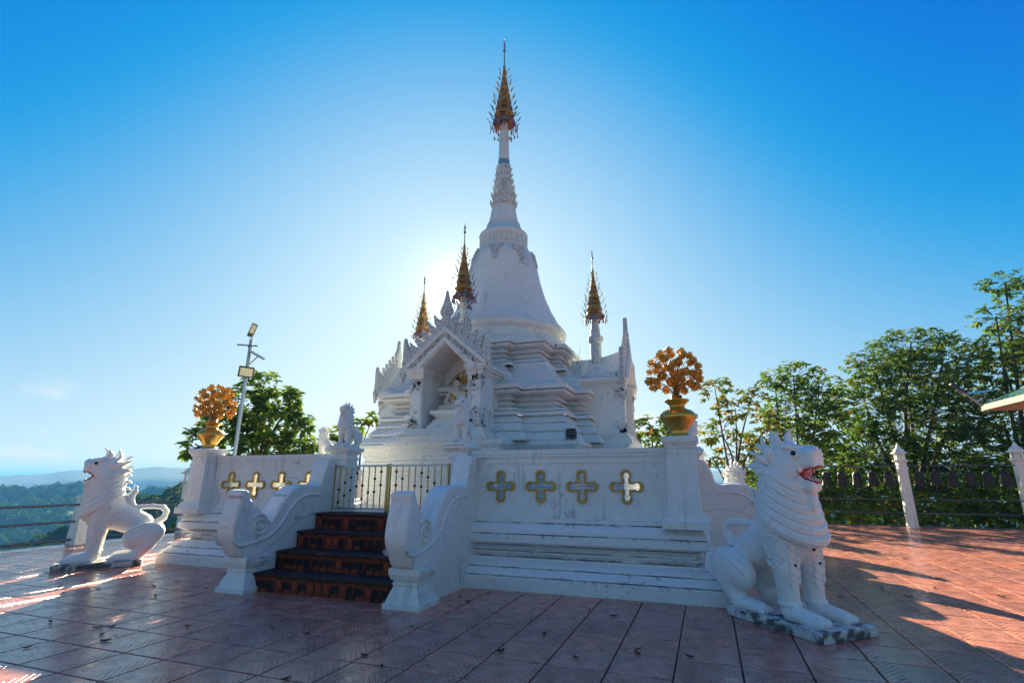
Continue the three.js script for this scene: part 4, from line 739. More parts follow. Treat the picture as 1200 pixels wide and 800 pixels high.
// ------------------------------------------------------------ gilded vases of metal flowers
M.blossom = new THREE.MeshStandardMaterial({ color: new THREE.Color(0.78, 0.44, 0.09), metalness: 0.5, roughness: 0.36, side: THREE.DoubleSide });
function makeVase(pos, label, seed, lean) {
  const t = thing('flower_vase', label, 'vase', pos, 0.3, 'gilded flower vases on the corner piers');
  obj('urn', [lathe([[0.001, 0], [0.125, 0], [0.13, 0.012], [0.115, 0.025], [0.105, 0.04], [0.108, 0.075], [0.115, 0.085], [0.175, 0.17], [0.21, 0.215], [0.222, 0.25], [0.215, 0.28], [0.175, 0.32], [0.115, 0.345], [0.095, 0.36], [0.09, 0.385], [0.105, 0.405], [0.145, 0.44], [0.155, 0.45], [0.15, 0.462], [0.10, 0.47], [0.07, 0.475], [0.07, 0.52], [0.001, 0.52]], 44)], M.gold, t);
  const petal = (h, w, curl) => { const P = [], I = [], n = 4; for (let i = 0; i <= n; i++) { const u = i / n, ww = w * Math.sin(Math.PI * (0.12 + 0.88 * u) * 0.98 + 0.02) + 0.0008; for (const q of [-1, 0, 1]) P.push(q * ww, h * u, 0.012 + curl * Math.sin(u * 2.6) + (q ? -0.005 : 0.0)); } for (let i = 0; i < n; i++) for (let k = 0; k < 2; k++) { const a = i * 3 + k, b = a + 3; I.push(a, a + 1, b, a + 1, b + 1, b); } const g = new THREE.BufferGeometry(); g.setAttribute('position', new THREE.Float32BufferAttribute(P, 3)); g.setIndex(I); g.computeVertexNormals(); return plain(g); };
  const parts = []; for (let k = 0; k < 5; k++) parts.push(petal(0.052, 0.015, 0.010).rotateY(k * 1.2566)); for (let k = 0; k < 7; k++) parts.push(petal(0.05, 0.017, 0.020).rotateX(0.55).rotateY(k * 0.8976 + 0.3)); for (let k = 0; k < 6; k++) parts.push(petal(0.045, 0.016, 0.012).rotateX(1.35).rotateY(k * 1.0472));
  parts.push(new THREE.SphereGeometry(0.013, 8, 6).translate(0, 0.03, 0));
  const fg = boxUV(merge(parts)), rnd = rng(seed), stems = [];
  let n = 0;
  for (let k = 0; k < 54; k++) {
    const u = (k + 0.5) / 54, ph = k * 2.39996, th = Math.acos(1 - u * 1.55), R = 0.30 * (0.94 + 0.12 * rnd()), inner = k % 6 === 0 ? 0.55 : 1;
    const dir = V(Math.sin(th) * Math.cos(ph), Math.cos(th) * (th < 1.57 ? 1.22 : 0.85) + 0.06, Math.sin(th) * Math.sin(ph)), p = V(0, 0.72, 0).addScaledVector(dir, R * inner);
    stems.push(tube([V(0, 0.50, 0), V(p.x * 0.35, 0.50 + (p.y - 0.50) * 0.6, p.z * 0.35), p.clone()], 0.004, 4, 6));
    const f = new THREE.Mesh(fg, M.blossom); f.name = 'flower'; f.position.copy(p); f.quaternion.setFromUnitVectors(V(0, 1, 0), dir.clone().add(V((rnd() - 0.5) * 0.5, (rnd() - 0.5) * 0.5, (rnd() - 0.5) * 0.5)).normalize()); f.scale.setScalar(1.05 + 0.35 * rnd()); t.add(f); n++;
  }
  obj('stems', stems, M.brownGilt, t);
  return t;
}
makeVase([-0.285, 1.845, -6.80], 'golden urn of metal flowers on the corner pier beside the large lion', 51);
makeVase([-8.235, 1.845, -6.80], 'golden urn of metal flowers on the corner pier beside the lamp pole', 52);

// ------------------------------------------------------------ valley railing
function lanternPost(parent, x, z, h, name = 'post') {
  const sq = (o) => [[-o, o], [o, o], [o, -o], [-o, -o]];
  const b = h - 0.52, p = obj(name, sweepOutline(sq, [[0.115, 0], [0.105, b], [0.12, b + 0.01], [0.16, b + 0.05], [0.16, b + 0.075], [0.10, b + 0.08]]), M.plaster, parent); p.position.set(x, 0, z);
  const g = []; for (const i of [-1, 1]) for (const j of [-1, 1]) g.push(between(i * 0.085 - 0.022, i * 0.085 + 0.022, b + 0.07, b + 0.26, j * 0.085 - 0.022, j * 0.085 + 0.022)); g.push(between(-0.045, 0.045, b + 0.07, b + 0.26, -0.045, 0.045));
  obj('lantern', g, M.plaster, p);
  obj('cap', sweepOutline(sq, [[0.10, b + 0.255], [0.165, b + 0.26], [0.165, b + 0.28], [0.10, b + 0.335], [0.11, b + 0.345], [0.11, b + 0.36], [0.06, b + 0.41], [0.035, b + 0.45], [0.04, b + 0.465], [0.003, b + 0.545]], false), M.plaster, p);
}
{
  const t = thing('valley_railing', 'dark three bar railing with white posts along the valley edge', 'railing');
  for (const z of [-2.9, -5.3, -7.7]) { const sq = (o) => [[-o, o], [o, o], [o, -o], [-o, -o]]; const p = obj('post', sweepOutline(sq, [[0.15, 0], [0.115, 0.92], [0.14, 0.93], [0.14, 0.98], [0.05, 1.03]]), M.plaster, t); p.position.set(-12.72, 0, z); }
  for (const z of [-10.1, -12.5, -14.9, -17.3]) lanternPost(t, -12.72, z, 1.72);
  for (const y of [0.80, 0.46, 0.10]) obj('rail', [bar(V(-12.72, y, 6.5), V(-12.72, y, -18.2), 0.024, 8)], M.rail, t);
}
const bellRail = thing('bell_railing', 'dark bell railing with white lantern topped posts before dense trees', 'railing');
{
  for (const x of [-8.2, -5.5, -2.8, -0.1, 2.6, 5.3, 8.0, 10.7, 13.4]) lanternPost(bellRail, x, -18.25, 2.30);
  for (const y of [1.69, 0.76, 0.39, 0.03]) obj('rail', [bar(V(-12.7, y, -18.25), V(16, y, -18.25), 0.018, 6)], M.rail, bellRail);
  const rnd = rng(8);
  const make = (x, i) => {
    const t = thing('hanging_bell', 'dark bronze temple bell hanging from the fence rail before the trees', 'bell', [x, 1.675, -18.25], rnd() * 6, 'bells hung along the fence');
    obj('bell_body', [lathe([[0.001, -0.14], [0.04, -0.145], [0.075, -0.16], [0.10, -0.20], [0.115, -0.28], [0.12, -0.40], [0.128, -0.46], [0.15, -0.53], [0.152, -0.55], [0.135, -0.55], [0.11, -0.45], [0.10, -0.25], [0.001, -0.18]], 20)], M.bronze, t);
    obj('hanger', [new THREE.TorusGeometry(0.028, 0.008, 5, 12).translate(0, -0.12, 0), cyl(0.006, 0.006, 0.11, 0, -0.10, 0, 5)], M.bronze, t);
    obj('clapper', [cyl(0.004, 0.004, 0.30, 0, -0.52, 0, 4), plate([[-0.03, -0.66], [0, -0.72], [0.03, -0.66], [0, -0.58]], 0.006, 0.001)], M.bronze, t);
    return t;
  };
  const xs = []; for (let p = 0; p < 5; p++) { const a = [-0.1, 2.6, 5.3, 8.0, 10.7][p]; for (let k = 0; k < 6; k++) xs.push(a + 0.36 + k * 0.395); }
  xs.filter((x) => x > 2.4 && x < 9.6).forEach(make);
}

// ------------------------------------------------------------ lamp pole with solar panels
const panelMat = new THREE.MeshStandardMaterial({ color: new THREE.Color(0.02, 0.03, 0.06), roughness: 0.15, metalness: 0.3 });
const ledMat = new THREE.MeshStandardMaterial({ color: new THREE.Color(0.75, 0.72, 0.45), roughness: 0.25 });
const greyMetal = new THREE.MeshStandardMaterial({ color: new THREE.Color(0.06, 0.065, 0.07), metalness: 0.4, roughness: 0.45 });
{
  const t = thing('lamp_pole', 'tall grey lamp pole with solar panels and floodlights by the leafy tree', 'lamp pole', [-12.62, 0, -11.25]); t.rotation.z = -0.035; t.rotation.x = 0.02;
  obj('pole', [cyl(0.055, 0.05, 5.35, 0, 0, 0, 14), cyl(0.13, 0.13, 0.02, 0, 0, 0, 12)], M.steel, t);
  const face = Math.atan2(12.6, 11.2);
  const head = obj('floodlight', [rbox(0.17, 0.42, 0.05, 0.015)], greyMetal, t); head.position.set(0.05, 5.62, 0.05); head.rotation.set(0.35, face, -0.25, 'YXZ'); obj('led_panel', [between(-0.06, 0.06, -0.09, 0.17, 0.02, 0.032)], ledMat, head);
  const h2 = obj('floodlight', [rbox(0.42, 0.32, 0.06, 0.015)], greyMetal, t); h2.position.set(0.10, 4.35, 0.10); h2.rotation.set(0.25, face, -0.06, 'YXZ'); obj('led_panel', [between(-0.165, 0.165, -0.115, 0.115, 0.025, 0.037)], ledMat, h2);
  const p1 = obj('solar_panel', [rbox(0.55, 0.03, 0.36, 0.006)], panelMat, t); p1.position.set(-0.10, 5.18, 0.02); p1.rotation.set(0.25, face, 0.05, 'YXZ');
  const p2 = obj('solar_panel', [rbox(0.48, 0.03, 0.30, 0.006)], panelMat, t); p2.position.set(0.28, 4.87, -0.05); p2.rotation.set(0.35, face, -0.45, 'YXZ');
  obj('bracket', [bar(V(0, 4.55, 0), V(0.33, 4.86, -0.05), 0.018, 6), bar(V(0, 5.05, 0), V(-0.08, 5.17, 0.02), 0.018, 6), bar(V(0, 5.32, 0), V(0.04, 5.48, 0.03), 0.022, 6), bar(V(0, 4.35, 0), V(0.09, 4.35, 0.09), 0.02, 6)], M.steel, t);
}

// ------------------------------------------------------------ placing by sight line: pixel of the photograph plus distance straight ahead (metres)
function at(px, py, D) {
  const a = (px - 600) / 600, b = (400 - py) / 600, c = Math.cos(PITCH), s = Math.sin(PITCH), rx = a, ry = b * c + s, rz = b * s - c, k = -D / rz;
  const X = rx * k, Z = rz * k, ch = Math.cos(HEAD), sh = Math.sin(HEAD);
  return V(X * ch + Z * sh, 1.35 + ry * k, -X * sh + Z * ch);
}
// ------------------------------------------------------------ hills, mountains and forest
function groundY(x, z) {
  const r = Math.hypot(x, z), T = [[0, -2.2], [16, -3.2], [30, -6], [50, -11], [100, -23], [200, -40], [400, -54], [700, -52], [1300, -60], [5000, -60]];
  let y = T[T.length - 1][1]; for (let i = 0; i + 1 < T.length; i++) if (r < T[i + 1][0]) { const t = (r - T[i][0]) / (T[i + 1][0] - T[i][0]); y = T[i][1] + (T[i + 1][1] - T[i][1]) * t; break; }
  for (const [px, D, A, s] of HILLS) { const p = hillAt(px, D), d2 = (x - p.x) ** 2 + (z - p.z) ** 2; y += A * Math.exp(-d2 / (2 * s * s)); }
  return y + (noise3(x * 0.02 + 5, 3, z * 0.02) - 0.5) * Math.min(12, r * 0.05);
}
const HILLS = [[330, 190, 18, 48], [240, 215, 23, 36], [60, 540, 21, 110], [-160, 600, 18, 140], [190, 680, 12, 120], [600, 260, 12, 90], [900, 240, 12, 90]];
const hillCache = new Map(); function hillAt(px, D) { const k = px + ',' + D; if (!hillCache.has(k)) hillCache.set(k, at(px, 560, D)); return hillCache.get(k); }
{
  const P = [], I = [], nr = 60, na = 150; for (let i = 0; i <= nr; i++) for (let j = 0; j <= na; j++) { const r = 9 + 1500 * Math.pow(i / nr, 2.4), a = j / na * Math.PI * 2, x = Math.cos(a) * r, z = Math.sin(a) * r; P.push(x, Math.min(groundY(x, z), -2.0), z); }
  for (let i = 0; i < nr; i++) for (let j = 0; j < na; j++) { const a = i * (na + 1) + j, b = a + na + 1; I.push(a, a + 1, b, a + 1, b + 1, b); }
  const g = new THREE.BufferGeometry(); g.setAttribute('position', new THREE.Float32BufferAttribute(P, 3)); g.setIndex(I); g.computeVertexNormals();
  structure('hillside', [g], new THREE.MeshStandardMaterial({ color: 0xffffff, roughness: 1, map: rep(paint(256, (u, v) => { const k = 0.7 + 0.6 * pfbm(u, v, 8, 5, 640); return [0.20 * k, 0.25 * k, 0.11 * k]; }), 30) }), 'wooded slope and valley below the terrace', 'hillside');
  // far ranges
  const range = (D, base, pts, seed, color, label) => {
    const Q = [], J = [], n = 220; for (let i = 0; i <= n; i++) {
      const px = -500 + i / n * 2200; let h = 0; for (let k = 0; k + 1 < pts.length; k++) if (px >= pts[k][0] && px <= pts[k + 1][0]) { const t = (px - pts[k][0]) / (pts[k + 1][0] - pts[k][0]); h = pts[k][1] + (pts[k + 1][1] - pts[k][1]) * (t * t * (3 - 2 * t)); }
      const py = h + 1 + 3.4 * (pfbm(px / 900 + 1, 0.3, 24, 5, seed) - 0.5) * 2, ridge = at(px, py, D), far = at(px, 560, D * 1.25), near = at(px, 560, D * 0.8);
      Q.push(near.x, base, near.z, (near.x + ridge.x) / 2, base + (ridge.y - base) * 0.55 + 3 * (noise3(px * 0.05, 2, seed) - 0.5), (near.z + ridge.z) / 2, ridge.x, ridge.y, ridge.z, far.x, base, far.z);
    }
    for (let i = 0; i < n; i++) for (let k = 0; k < 3; k++) { const a = i * 4 + k, b = a + 4; J.push(a, b, a + 1, a + 1, b, b + 1); }
    const gg = new THREE.BufferGeometry(); gg.setAttribute('position', new THREE.Float32BufferAttribute(Q, 3)); gg.setIndex(J); gg.computeVertexNormals();
    structure('mountain_range', [gg], new THREE.MeshStandardMaterial({ color, roughness: 1 }), label, 'mountains');
  };
  range(1450, -60, [[-500, 556], [-60, 560], [40, 553.5], [95, 548.5], [130, 551], [175, 547.5], [215, 549], [330, 556], [500, 552], [700, 556], [900, 550], [1200, 556], [1700, 558]], 3, new THREE.Color(0.035, 0.06, 0.03), 'pale blue mountain range beyond the wooded hills');
}
const crownMat = new THREE.MeshPhysicalMaterial({ color: 0xffffff, vertexColors: true, roughness: 1, transmission: 0.45, thickness: 0, side: THREE.DoubleSide, specularIntensity: 0 });
const leafy = new THREE.MeshPhysicalMaterial({ color: 0xffffff, vertexColors: true, roughness: 0.75, transmission: 0.6, thickness: 0, side: THREE.DoubleSide, specularIntensity: 0.12 });
const barkMat = new THREE.MeshStandardMaterial({ color: 0xffffff, roughness: 0.9, map: rep(paint(256, (u, v) => { const k = 0.6 + 0.8 * pfbm(u, v * 0.25 + 0.1, 20, 4, 700); return [0.32 * k, 0.27 * k, 0.22 * k]; }), 0.6), bumpMap: rep(plasterBump, 0.2), bumpScale: 0.02 });
{
  // forest: one mass of crowns, each a clump of leafy sprays
  const crownGeo = (seed, count = 420, size = 1) => {
    const r = rng(seed), P = [], N = [], C = [];
    for (let k = 0; k < count; k++) {
      const u = r() * 2 - 1, ph = r() * 6.2832, s = Math.sqrt(1 - u * u), dir = V(s * Math.cos(ph), u, s * Math.sin(ph)), bump = 0.72 + 0.42 * noise3(dir.x * 2.2 + seed, dir.y * 2.2, dir.z * 2.2) - 0.15 * r();
      const p = dir.clone().multiplyScalar(bump); p.y *= 0.85;
      const n = dir.clone().add(V(r() - 0.5, r() - 0.2, r() - 0.5)).normalize(), a = V(r() - 0.5, r() - 0.5, r() - 0.5).cross(n).normalize(), b = n.clone().cross(a), w = (0.11 + 0.09 * r()) * size;
      const q = [p.clone().addScaledVector(a, w), p.clone().addScaledVector(b, w * 0.7).addScaledVector(n, -0.03), p.clone().addScaledVector(a, -w), p.clone().addScaledVector(b, -w * 0.7).addScaledVector(n, -0.03)], t = r(), c = [0.55 + 0.7 * t, 0.6 + 0.6 * t, 0.5 + 0.5 * t];
      for (const i of [0, 1, 2, 0, 2, 3]) { P.push(q[i].x, q[i].y, q[i].z); N.push(n.x, n.y, n.z); C.push(...c); }
    }
    const g = new THREE.BufferGeometry(); g.setAttribute('position', new THREE.Float32BufferAttribute(P, 3)); g.setAttribute('normal', new THREE.Float32BufferAttribute(N, 3)); g.setAttribute('color', new THREE.Float32BufferAttribute(C, 3)); g.setAttribute('uv', new THREE.BufferAttribute(new Float32Array(P.length / 3 * 2), 2)); return g;
  };
  const r = rng(99), spots = [[], [], []];
  const tryPut = (r0, r1, n, R) => { for (let k = 0; k < n; k++) {
    const rad = Math.sqrt(r0 * r0 + (r1 * r1 - r0 * r0) * r()), a = -0.95 + 1.75 * r(), x = Math.sin(a - HEAD) * rad, z = -Math.cos(a - HEAD) * rad; if (x > TX0 - 6 && z > TZ0 - 12 && x < 25) continue;
    const sc = R * (0.65 + 0.7 * r()), y = groundY(x, z); spots[Math.floor(r() * 3)].push([x, y + sc * 0.75 + (rad < 60 ? 0 : r() * 2), z, sc, r() * 6.28, r()]); } };
  tryPut(36, 100, 520, 2.7); const nearCount = spots.map((l) => l.length); tryPut(100, 180, 800, 3.8); tryPut(180, 330, 1100, 4.6); tryPut(330, 560, 1500, 6); tryPut(560, 820, 1300, 7.5);
  const forest = new THREE.Group(); forest.name = 'forest'; tag(forest, 'dense forest covering the hills across the valley', 'forest', null, 'stuff'); scene.add(forest);
  const green = [[0.035, 0.075, 0.016], [0.05, 0.085, 0.02], [0.075, 0.10, 0.022]];
  [...spots.map((l, k) => [l.slice(0, nearCount[k]), crownGeo(7 + k * 5, 2600, 0.36)]), ...spots.map((l, k) => [l.slice(nearCount[k]), crownGeo(7 + k * 5, 520, 0.85)])].forEach(([list, geo]) => {
    const im = new THREE.InstancedMesh(geo, crownMat, list.length), m = new THREE.Matrix4(), q = new THREE.Quaternion(), c = new THREE.Color();
    list.forEach(([x, y, z, s, a, t], i) => { im.setMatrixAt(i, m.compose(V(x, y, z), q.setFromAxisAngle(V(0, 1, 0), a), V(s, s * 1.05, s))); const gcol = green[t < 0.5 ? 0 : t < 0.82 ? 1 : 2]; im.setColorAt(i, c.setRGB(gcol[0] * 1.3, gcol[1] * 1.25, gcol[2] * 1.2)); });
    im.name = 'crowns'; forest.add(im);
  });
}
// near trees: trunk, limbs to every bough, and leaves set in rosettes along the twigs
function makeTree(name, label, foot, D, lobes, o, group) {
  const r = rng(o.seed), t = thing(name, label, o.category || 'tree', [0, 0, 0], 0, group), base = at(foot[0], foot[1], D); base.y = o.baseY ?? groundY(base.x, base.z) - 0.3;
  t.position.copy(base);
  const P = [], N = [], C = [], wood = [];
  const L = lobes.map(([px, py, rx, ry, dd = 0, dens = 1]) => ({ c: at(px, py, D + dd).sub(base), rx: rx / 620 * D * 1.03, ry: ry / 620 * D * 1.03, dens }));
  const fork = V((L[0].c.x * 0.3), Math.max(0.8, Math.min(...L.map((l) => l.c.y)) * 0.75), L[0].c.z * 0.3);
  if (!o.shrub) wood.push(taperTube([V(0, 0, 0), V(fork.x * 0.3 + 0.1, fork.y * 0.5, fork.z * 0.3), fork], [o.trunk, o.trunk * 0.8], 9, 12));
  const leaf = (p, dir, up, s, col) => {
    const side = dir.clone().cross(up).normalize(), n = side.clone().cross(dir).normalize(), w = s * (0.46 + 0.14 * r()), e = p.clone().addScaledVector(dir, s).addScaledVector(n, -0.25 * s);
    const rim = (f, k, sg) => p.clone().addScaledVector(dir, s * f).addScaledVector(side, sg * w * k).addScaledVector(n, (0.10 - 0.2 * f * f) * s), l1 = rim(0.30, 0.47, 1), l2 = rim(0.66, 0.42, 1), r1 = rim(0.30, 0.47, -1), r2 = rim(0.66, 0.42, -1);
    for (const [x, y, z] of [[p, l2, l1], [p, e, l2], [p, r1, r2], [p, r2, e]]) { const nn = y.clone().sub(x).cross(z.clone().sub(x)).normalize(); for (const v of [x, y, z]) { P.push(v.x, v.y, v.z); N.push(nn.x, nn.y, nn.z); C.push(...col); } }
  };
  for (const l of L) {
    const limbEnd = l.c.clone();
    wood.push(taperTube([o.shrub ? V(l.c.x * 0.6, 0, l.c.z * 0.6) : fork.clone(), fork.clone().lerp(limbEnd, 0.5).add(V((r() - 0.5) * 0.5, 0.15, (r() - 0.5) * 0.5)), limbEnd], [o.trunk * 0.5, o.trunk * 0.3, o.trunk * 0.14], 6, 12));
    const n = Math.round(o.sprays * l.dens * l.rx * l.ry);
    for (let k = 0; k < n; k++) {
      let u, v, w; do { u = r() * 2 - 1; v = r() * 2 - 1; w = r() * 2 - 1; } while (u * u + v * v + w * w > 1);
      const q = Math.hypot(u, v, w), f = q > 0 ? Math.pow(q, 0.45) / q : 0, lump = 0.78 + 0.44 * noise3(u * 2.3 + o.seed, v * 2.3, w * 2.3 + l.c.x);
      const c = l.c.clone().add(V(u * f * l.rx * lump, v * f * l.ry * lump, w * f * l.rx * 0.9 * lump)), out = c.clone().sub(l.c).normalize().add(V(0, 0.35, 0)).normalize();
      if (r() < 0.35) wood.push(taperTube([l.c.clone().lerp(c, 0.35), l.c.clone().lerp(c, 0.7).add(V(0, 0.05, 0)), c], [0.016, 0.006], 4, 4));
      const m = 5 + Math.floor(r() * 4), tone = r();
      for (let i = 0; i < m; i++) {
        const a = i / m * 6.28 + r(), dir = out.clone().multiplyScalar(0.35 + 0.5 * r()).add(V(Math.cos(a), (r() - 0.75) * 1.3, Math.sin(a))).normalize(), ol = r(), base2 = o.cols[ol < (o.oldLeaf || 0) ? 3 : tone < 0.45 ? 0 : tone < 0.8 ? 1 : 2], k2 = 0.8 + 0.4 * r();
        leaf(c.clone().addScaledVector(out, (r() - 0.5) * 0.2), dir, V((r() - 0.5) * 0.9, 1, (r() - 0.5) * 0.9), o.leaf * (0.7 + 0.6 * r()), base2.map((x) => x * k2));
      }
    }
  }
  const g = new THREE.BufferGeometry(); g.setAttribute('position', new THREE.Float32BufferAttribute(P, 3)); g.setAttribute('normal', new THREE.Float32BufferAttribute(N, 3)); g.setAttribute('color', new THREE.Float32BufferAttribute(C, 3)); g.setAttribute('uv', new THREE.BufferAttribute(new Float32Array(P.length / 3 * 2), 2));
  const crown = new THREE.Mesh(g, leafy); crown.name = o.shrub ? 'foliage' : 'crown'; t.add(crown);
  obj(o.shrub ? 'stems' : 'trunk', wood, barkMat, t);
  return t;
}
const G1 = [[0.111, 0.195, 0.026], [0.169, 0.26, 0.033], [0.247, 0.325, 0.039], [0.38, 0.15, 0.02]], G2 = [[0.104, 0.182, 0.023], [0.163, 0.24, 0.029], [0.247, 0.312, 0.036], [0.34, 0.12, 0.02]], G3 = [[0.13, 0.182, 0.029], [0.195, 0.227, 0.039], [0.26, 0.247, 0.039], [0.42, 0.2, 0.02]];
const TG = 'trees behind the bell fence';
makeTree('broadleaf_tree', 'sparse yellowish broadleaf tree with thin bare limbs behind the lion', [868, 610], 20, [[838, 455, 20, 13], [862, 478, 26, 16], [845, 505, 28, 16, 0, 0.8], [882, 462, 16, 12, 1], [872, 532, 32, 22, 0.5, 0.9], [835, 535, 16, 12, 1, 0.8], [900, 500, 20, 20, 0.5]], { seed: 21, trunk: 0.12, leaf: 0.20, sprays: 92, cols: G3, oldLeaf: 0.12 }, TG);
makeTree('broadleaf_tree', 'mid green broadleaf tree with rounded crown between the sparse tree and the tallest tree', [935, 615], 22, [[930, 440, 30, 15], [960, 462, 30, 24], [908, 445, 20, 12, 1], [935, 480, 42, 26], [975, 500, 30, 30], [925, 520, 44, 30, -0.5], [960, 550, 45, 30]], { seed: 22, trunk: 0.16, leaf: 0.19, sprays: 115, cols: G1, oldLeaf: 0.03 }, TG);
makeTree('broadleaf_tree', 'largest dense broadleaf tree behind the hanging bells', [1065, 618], 23.5, [[1068, 402, 42, 20], [1025, 428, 34, 22], [1105, 425, 50, 30], [1060, 445, 55, 30], [1015, 475, 36, 34], [1120, 475, 55, 40], [1065, 495, 60, 40], [1020, 535, 45, 35], [1115, 540, 60, 40]], { seed: 23, trunk: 0.24, leaf: 0.19, sprays: 120, cols: G2, oldLeaf: 0.02 }, TG);
makeTree('broadleaf_tree', 'tall broadleaf tree rising above the green roof corner', [1200, 618], 22, [[1178, 330, 24, 12], [1205, 345, 30, 20], [1168, 372, 28, 16], [1205, 395, 45, 28], [1175, 425, 45, 28], [1230, 430, 50, 50], [1175, 490, 50, 35], [1190, 540, 50, 40]], { seed: 24, trunk: 0.22, leaf: 0.19, sprays: 100, cols: G2, oldLeaf: 0.02 }, TG);
makeTree('broadleaf_tree', 'dark round tree showing between the stupa and the golden vase', [762, 600], 22, [[742, 505, 16, 12], [765, 498, 18, 11], [785, 508, 16, 14], [755, 525, 26, 14], [785, 535, 24, 20]], { seed: 25, trunk: 0.14, leaf: 0.25, sprays: 78, cols: G2, oldLeaf: 0.02 }, TG);
for (let k = 0; k < 8; k++) makeTree('understory_bush', 'tall dark bush standing under the broadleaf trees', [890 + k * 52, 600], 24.5 + (k % 2), [[890 + k * 52, 585, 38, 26], [910 + k * 52, 555, 34, 26]], { seed: 60 + k, trunk: 0.07, leaf: 0.22, sprays: 120, cols: G2, oldLeaf: 0.02, shrub: true, category: 'bush', baseY: -3 }, 'bushes under the broadleaf trees');
for (let k = 0; k < 8; k++) makeTree('hedge_bush', 'leafy bush growing low behind the bell fence rails', [880 + k * 50, 610], 19.7 + (k % 2) * 0.8, [[875 + k * 50, 592, 34, 22], [900 + k * 50, 575, 32, 24, 0.6], [890 + k * 50, 608, 34, 16]], { seed: 40 + k, trunk: 0.07, leaf: 0.17, sprays: 95, cols: k % 2 ? G3 : G1, oldLeaf: 0.02, shrub: true, category: 'bush', baseY: -1.2 }, 'bushes behind the bell fence');
makeTree('large_leaf_tree', 'glossy large leaved tree behind the parapet beside the lamp pole', [302, 600], 20, [[305, 452, 22, 16], [282, 474, 34, 18], [328, 474, 26, 18], [272, 500, 36, 20], [315, 500, 40, 22], [350, 498, 15, 12], [345, 466, 12, 7], [290, 528, 55, 22], [340, 525, 26, 18], [228, 520, 14, 16, -1]], { seed: 31, trunk: 0.17, leaf: 0.27, sprays: 100, cols: G1, oldLeaf: 0.01 }, 'trees on the valley side');
makeTree('large_leaf_tree', 'light leafy treetop behind the small lion on the gate post', [422, 600], 21, [[418, 495, 14, 7], [436, 492, 10, 6], [408, 508, 16, 9], [385, 520, 16, 10]], { seed: 32, trunk: 0.1, leaf: 0.27, sprays: 120, cols: G1, oldLeaf: 0.03 }, 'trees on the valley side');

// ------------------------------------------------------------ corner of the pavilion roof
{
  const c = at(1152, 479, 11), t = thing('pavilion', 'open pavilion with green corrugated roof, brown fascia and pale ceiling', 'pavilion', [c.x, 0, c.z]);
  const y = c.y, W = 5, Dp = 5.2, greenM = new THREE.MeshStandardMaterial({ color: new THREE.Color(0.05, 0.13, 0.05), roughness: 0.4, metalness: 0.3 }), brown = new THREE.MeshStandardMaterial({ color: new THREE.Color(0.10, 0.04, 0.025), roughness: 0.6 }), pale = new THREE.MeshStandardMaterial({ color: new THREE.Color(0.26, 0.17, 0.11), roughness: 0.8 });
  // corrugated sheet rising from the eave on x = 0 to a ridge at x = W / 2
  const sheet = (s) => { const n = 96, P = [], I = []; for (let i = 0; i <= n; i++) { const z = i / n * Dp, w = 0.014 * Math.cos(i * Math.PI / 2 * 1.0); for (const u of [0, 1]) P.push(s > 0 ? u * W / 2 : W - u * W / 2, y + 0.08 + u * 1.05 + w, z); } for (let i = 0; i < n; i++) { const a = i * 2; s > 0 ? I.push(a, a + 2, a + 1, a + 1, a + 2, a + 3) : I.push(a, a + 1, a + 2, a + 1, a + 3, a + 2); } const g = new THREE.BufferGeometry(); g.setAttribute('position', new THREE.Float32BufferAttribute(P, 3)); g.setIndex(I); g.computeVertexNormals(); return g; };
  const roof = obj('roof', [sheet(1), sheet(-1)], greenM, t);
  obj('fascia', [between(-0.02, 0.02, y - 0.04, y + 0.075, 0, Dp), between(W - 0.02, W + 0.02, y - 0.04, y + 0.075, 0, Dp)], brown, roof);
  obj('gable_board', [0, Dp].map((z) => plate([[0, y - 0.05], [W, y - 0.05], [W, y + 0.07], [W / 2, y + 1.11], [0, y + 0.07]], 0.04, 0).translate(0, 0, z)), brown, roof);
  obj('ceiling', [between(0.02, W - 0.02, y - 0.05, y - 0.02, 0.03, Dp - 0.03)], pale, t);
  for (const x of [0.9, W - 0.5]) for (const z of [0.5, Dp - 0.5]) obj('post', [between(x - 0.09, x + 0.09, 0, y - 0.05, z - 0.09, z + 0.09)], M.plaster, t);
  const l = thing('solar_lamp', 'small solar street lamp fixed on the pavilion roof corner', 'lamp', [c.x, y, c.z]);
  const arm = obj('arm', [bar(V(0.06, -0.02, 0.02), V(-0.30, 0.42, 0.0), 0.022, 8)], M.steel, l);
  const h = obj('lamp_head', [rbox(0.34, 0.05, 0.12, 0.02)], greyMetal, l); h.position.set(-0.34, 0.46, 0); h.rotation.z = -0.75;
  const p = obj('solar_panel', [rbox(0.42, 0.02, 0.34, 0.004)], panelMat, l); p.position.set(0.0, 0.36, -0.05); p.rotation.set(0.2, 0, 0.1); obj('bracket', [bar(V(-0.22, 0.32, 0), V(0.0, 0.36, -0.05), 0.014, 6)], M.steel, l);
}

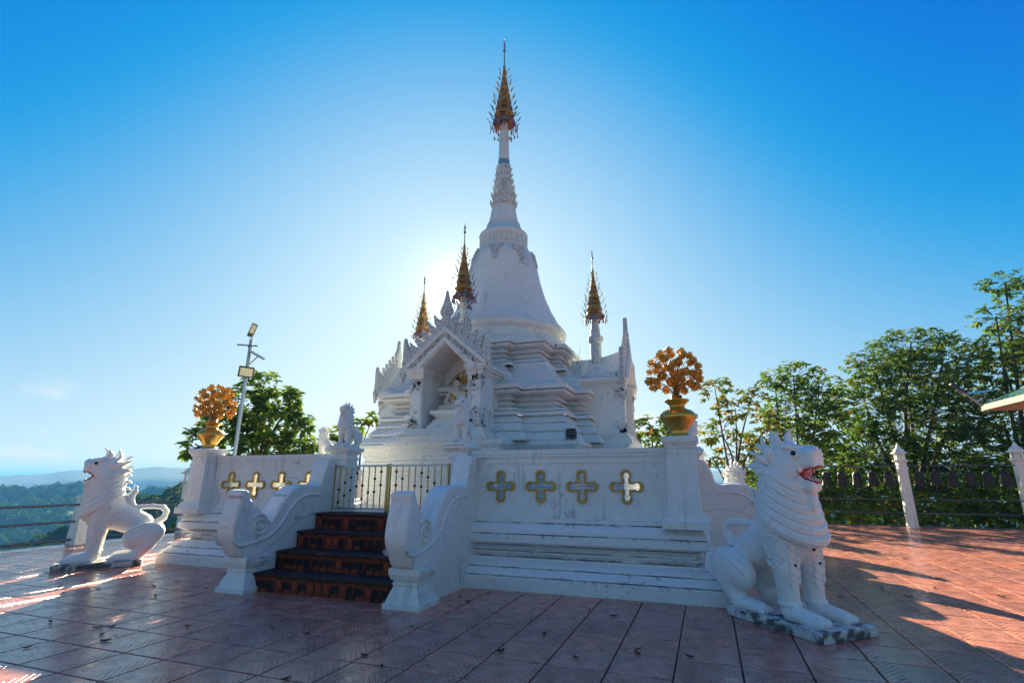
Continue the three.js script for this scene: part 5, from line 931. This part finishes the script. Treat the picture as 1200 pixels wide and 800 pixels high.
// ------------------------------------------------------------ fallen leaves on the tiles
{
  const lg = (seed) => { const P = [], I = [], r = rng(seed), n = 6; for (let i = 0; i <= n; i++) { const u = i / n, w = 0.024 * Math.sin(Math.PI * Math.pow(u, 0.8)) + 0.0005; for (const s of [-1, 0, 1]) P.push((u - 0.5) * 0.10, 0.004 + 0.016 * Math.pow(Math.abs(u - 0.45) * 2, 2) + (s ? 0.012 + 0.006 * r() : 0), s * w); } for (let i = 0; i < n; i++) for (let k = 0; k < 2; k++) { const a = i * 3 + k, b = a + 3; I.push(a, a + 1, b, a + 1, b + 1, b); } const g = new THREE.BufferGeometry(); g.setAttribute('position', new THREE.Float32BufferAttribute(P, 3)); g.setIndex(I); g.computeVertexNormals(); return boxUV(plain(g)); };
  const gs = [lg(1), lg(2), lg(3)], ms = [[0.04, 0.022, 0.012], [0.03, 0.02, 0.014], [0.09, 0.045, 0.018]].map((c) => new THREE.MeshStandardMaterial({ color: new THREE.Color(...c), roughness: 0.8, side: THREE.DoubleSide })), r = rng(404);
  const spots = [[55, 672], [70, 688], [73, 695], [113, 690], [118, 745], [113, 737], [122, 752], [128, 735], [140, 672], [175, 684], [180, 688], [182, 700], [205, 682], [316, 736], [361, 744], [430, 770], [447, 782], [332, 797], [540, 700], [550, 706], [575, 697], [692, 716], [720, 723], [745, 767], [751, 762], [675, 772], [585, 764], [808, 771], [975, 640], [1005, 628], [1060, 655], [1120, 668], [1095, 690], [1150, 640], [1085, 632], [1180, 655], [1065, 700], [1130, 715], [985, 700], [1035, 690], [1172, 700], [240, 690], [220, 735], [60, 730], [30, 760], [480, 735], [640, 745]];
  for (const [px, py] of spots) {
    const q = at(px, py, 1).sub(V(0, 1.35, 0)), k = -1.35 / q.y, m = new THREE.Mesh(gs[Math.floor(r() * 3)], ms[Math.floor(r() * 3)]);
    m.name = numbered('fallen_leaf'); m.position.set(q.x * k + (r() - 0.5) * 0.05, 0.007, q.z * k); m.rotation.y = r() * 6.28; m.scale.set(1, 0.7, 1).multiplyScalar(0.5 + 0.4 * r()); tag(m, 'dry brown fallen leaf lying on the tiles', 'leaf', 'fallen leaves on the tiles'); scene.add(m);
  }
}

scene.traverse((o) => { if (o.isMesh) { o.castShadow = true; o.receiveShadow = true; } });
renderer.render(scene, camera);
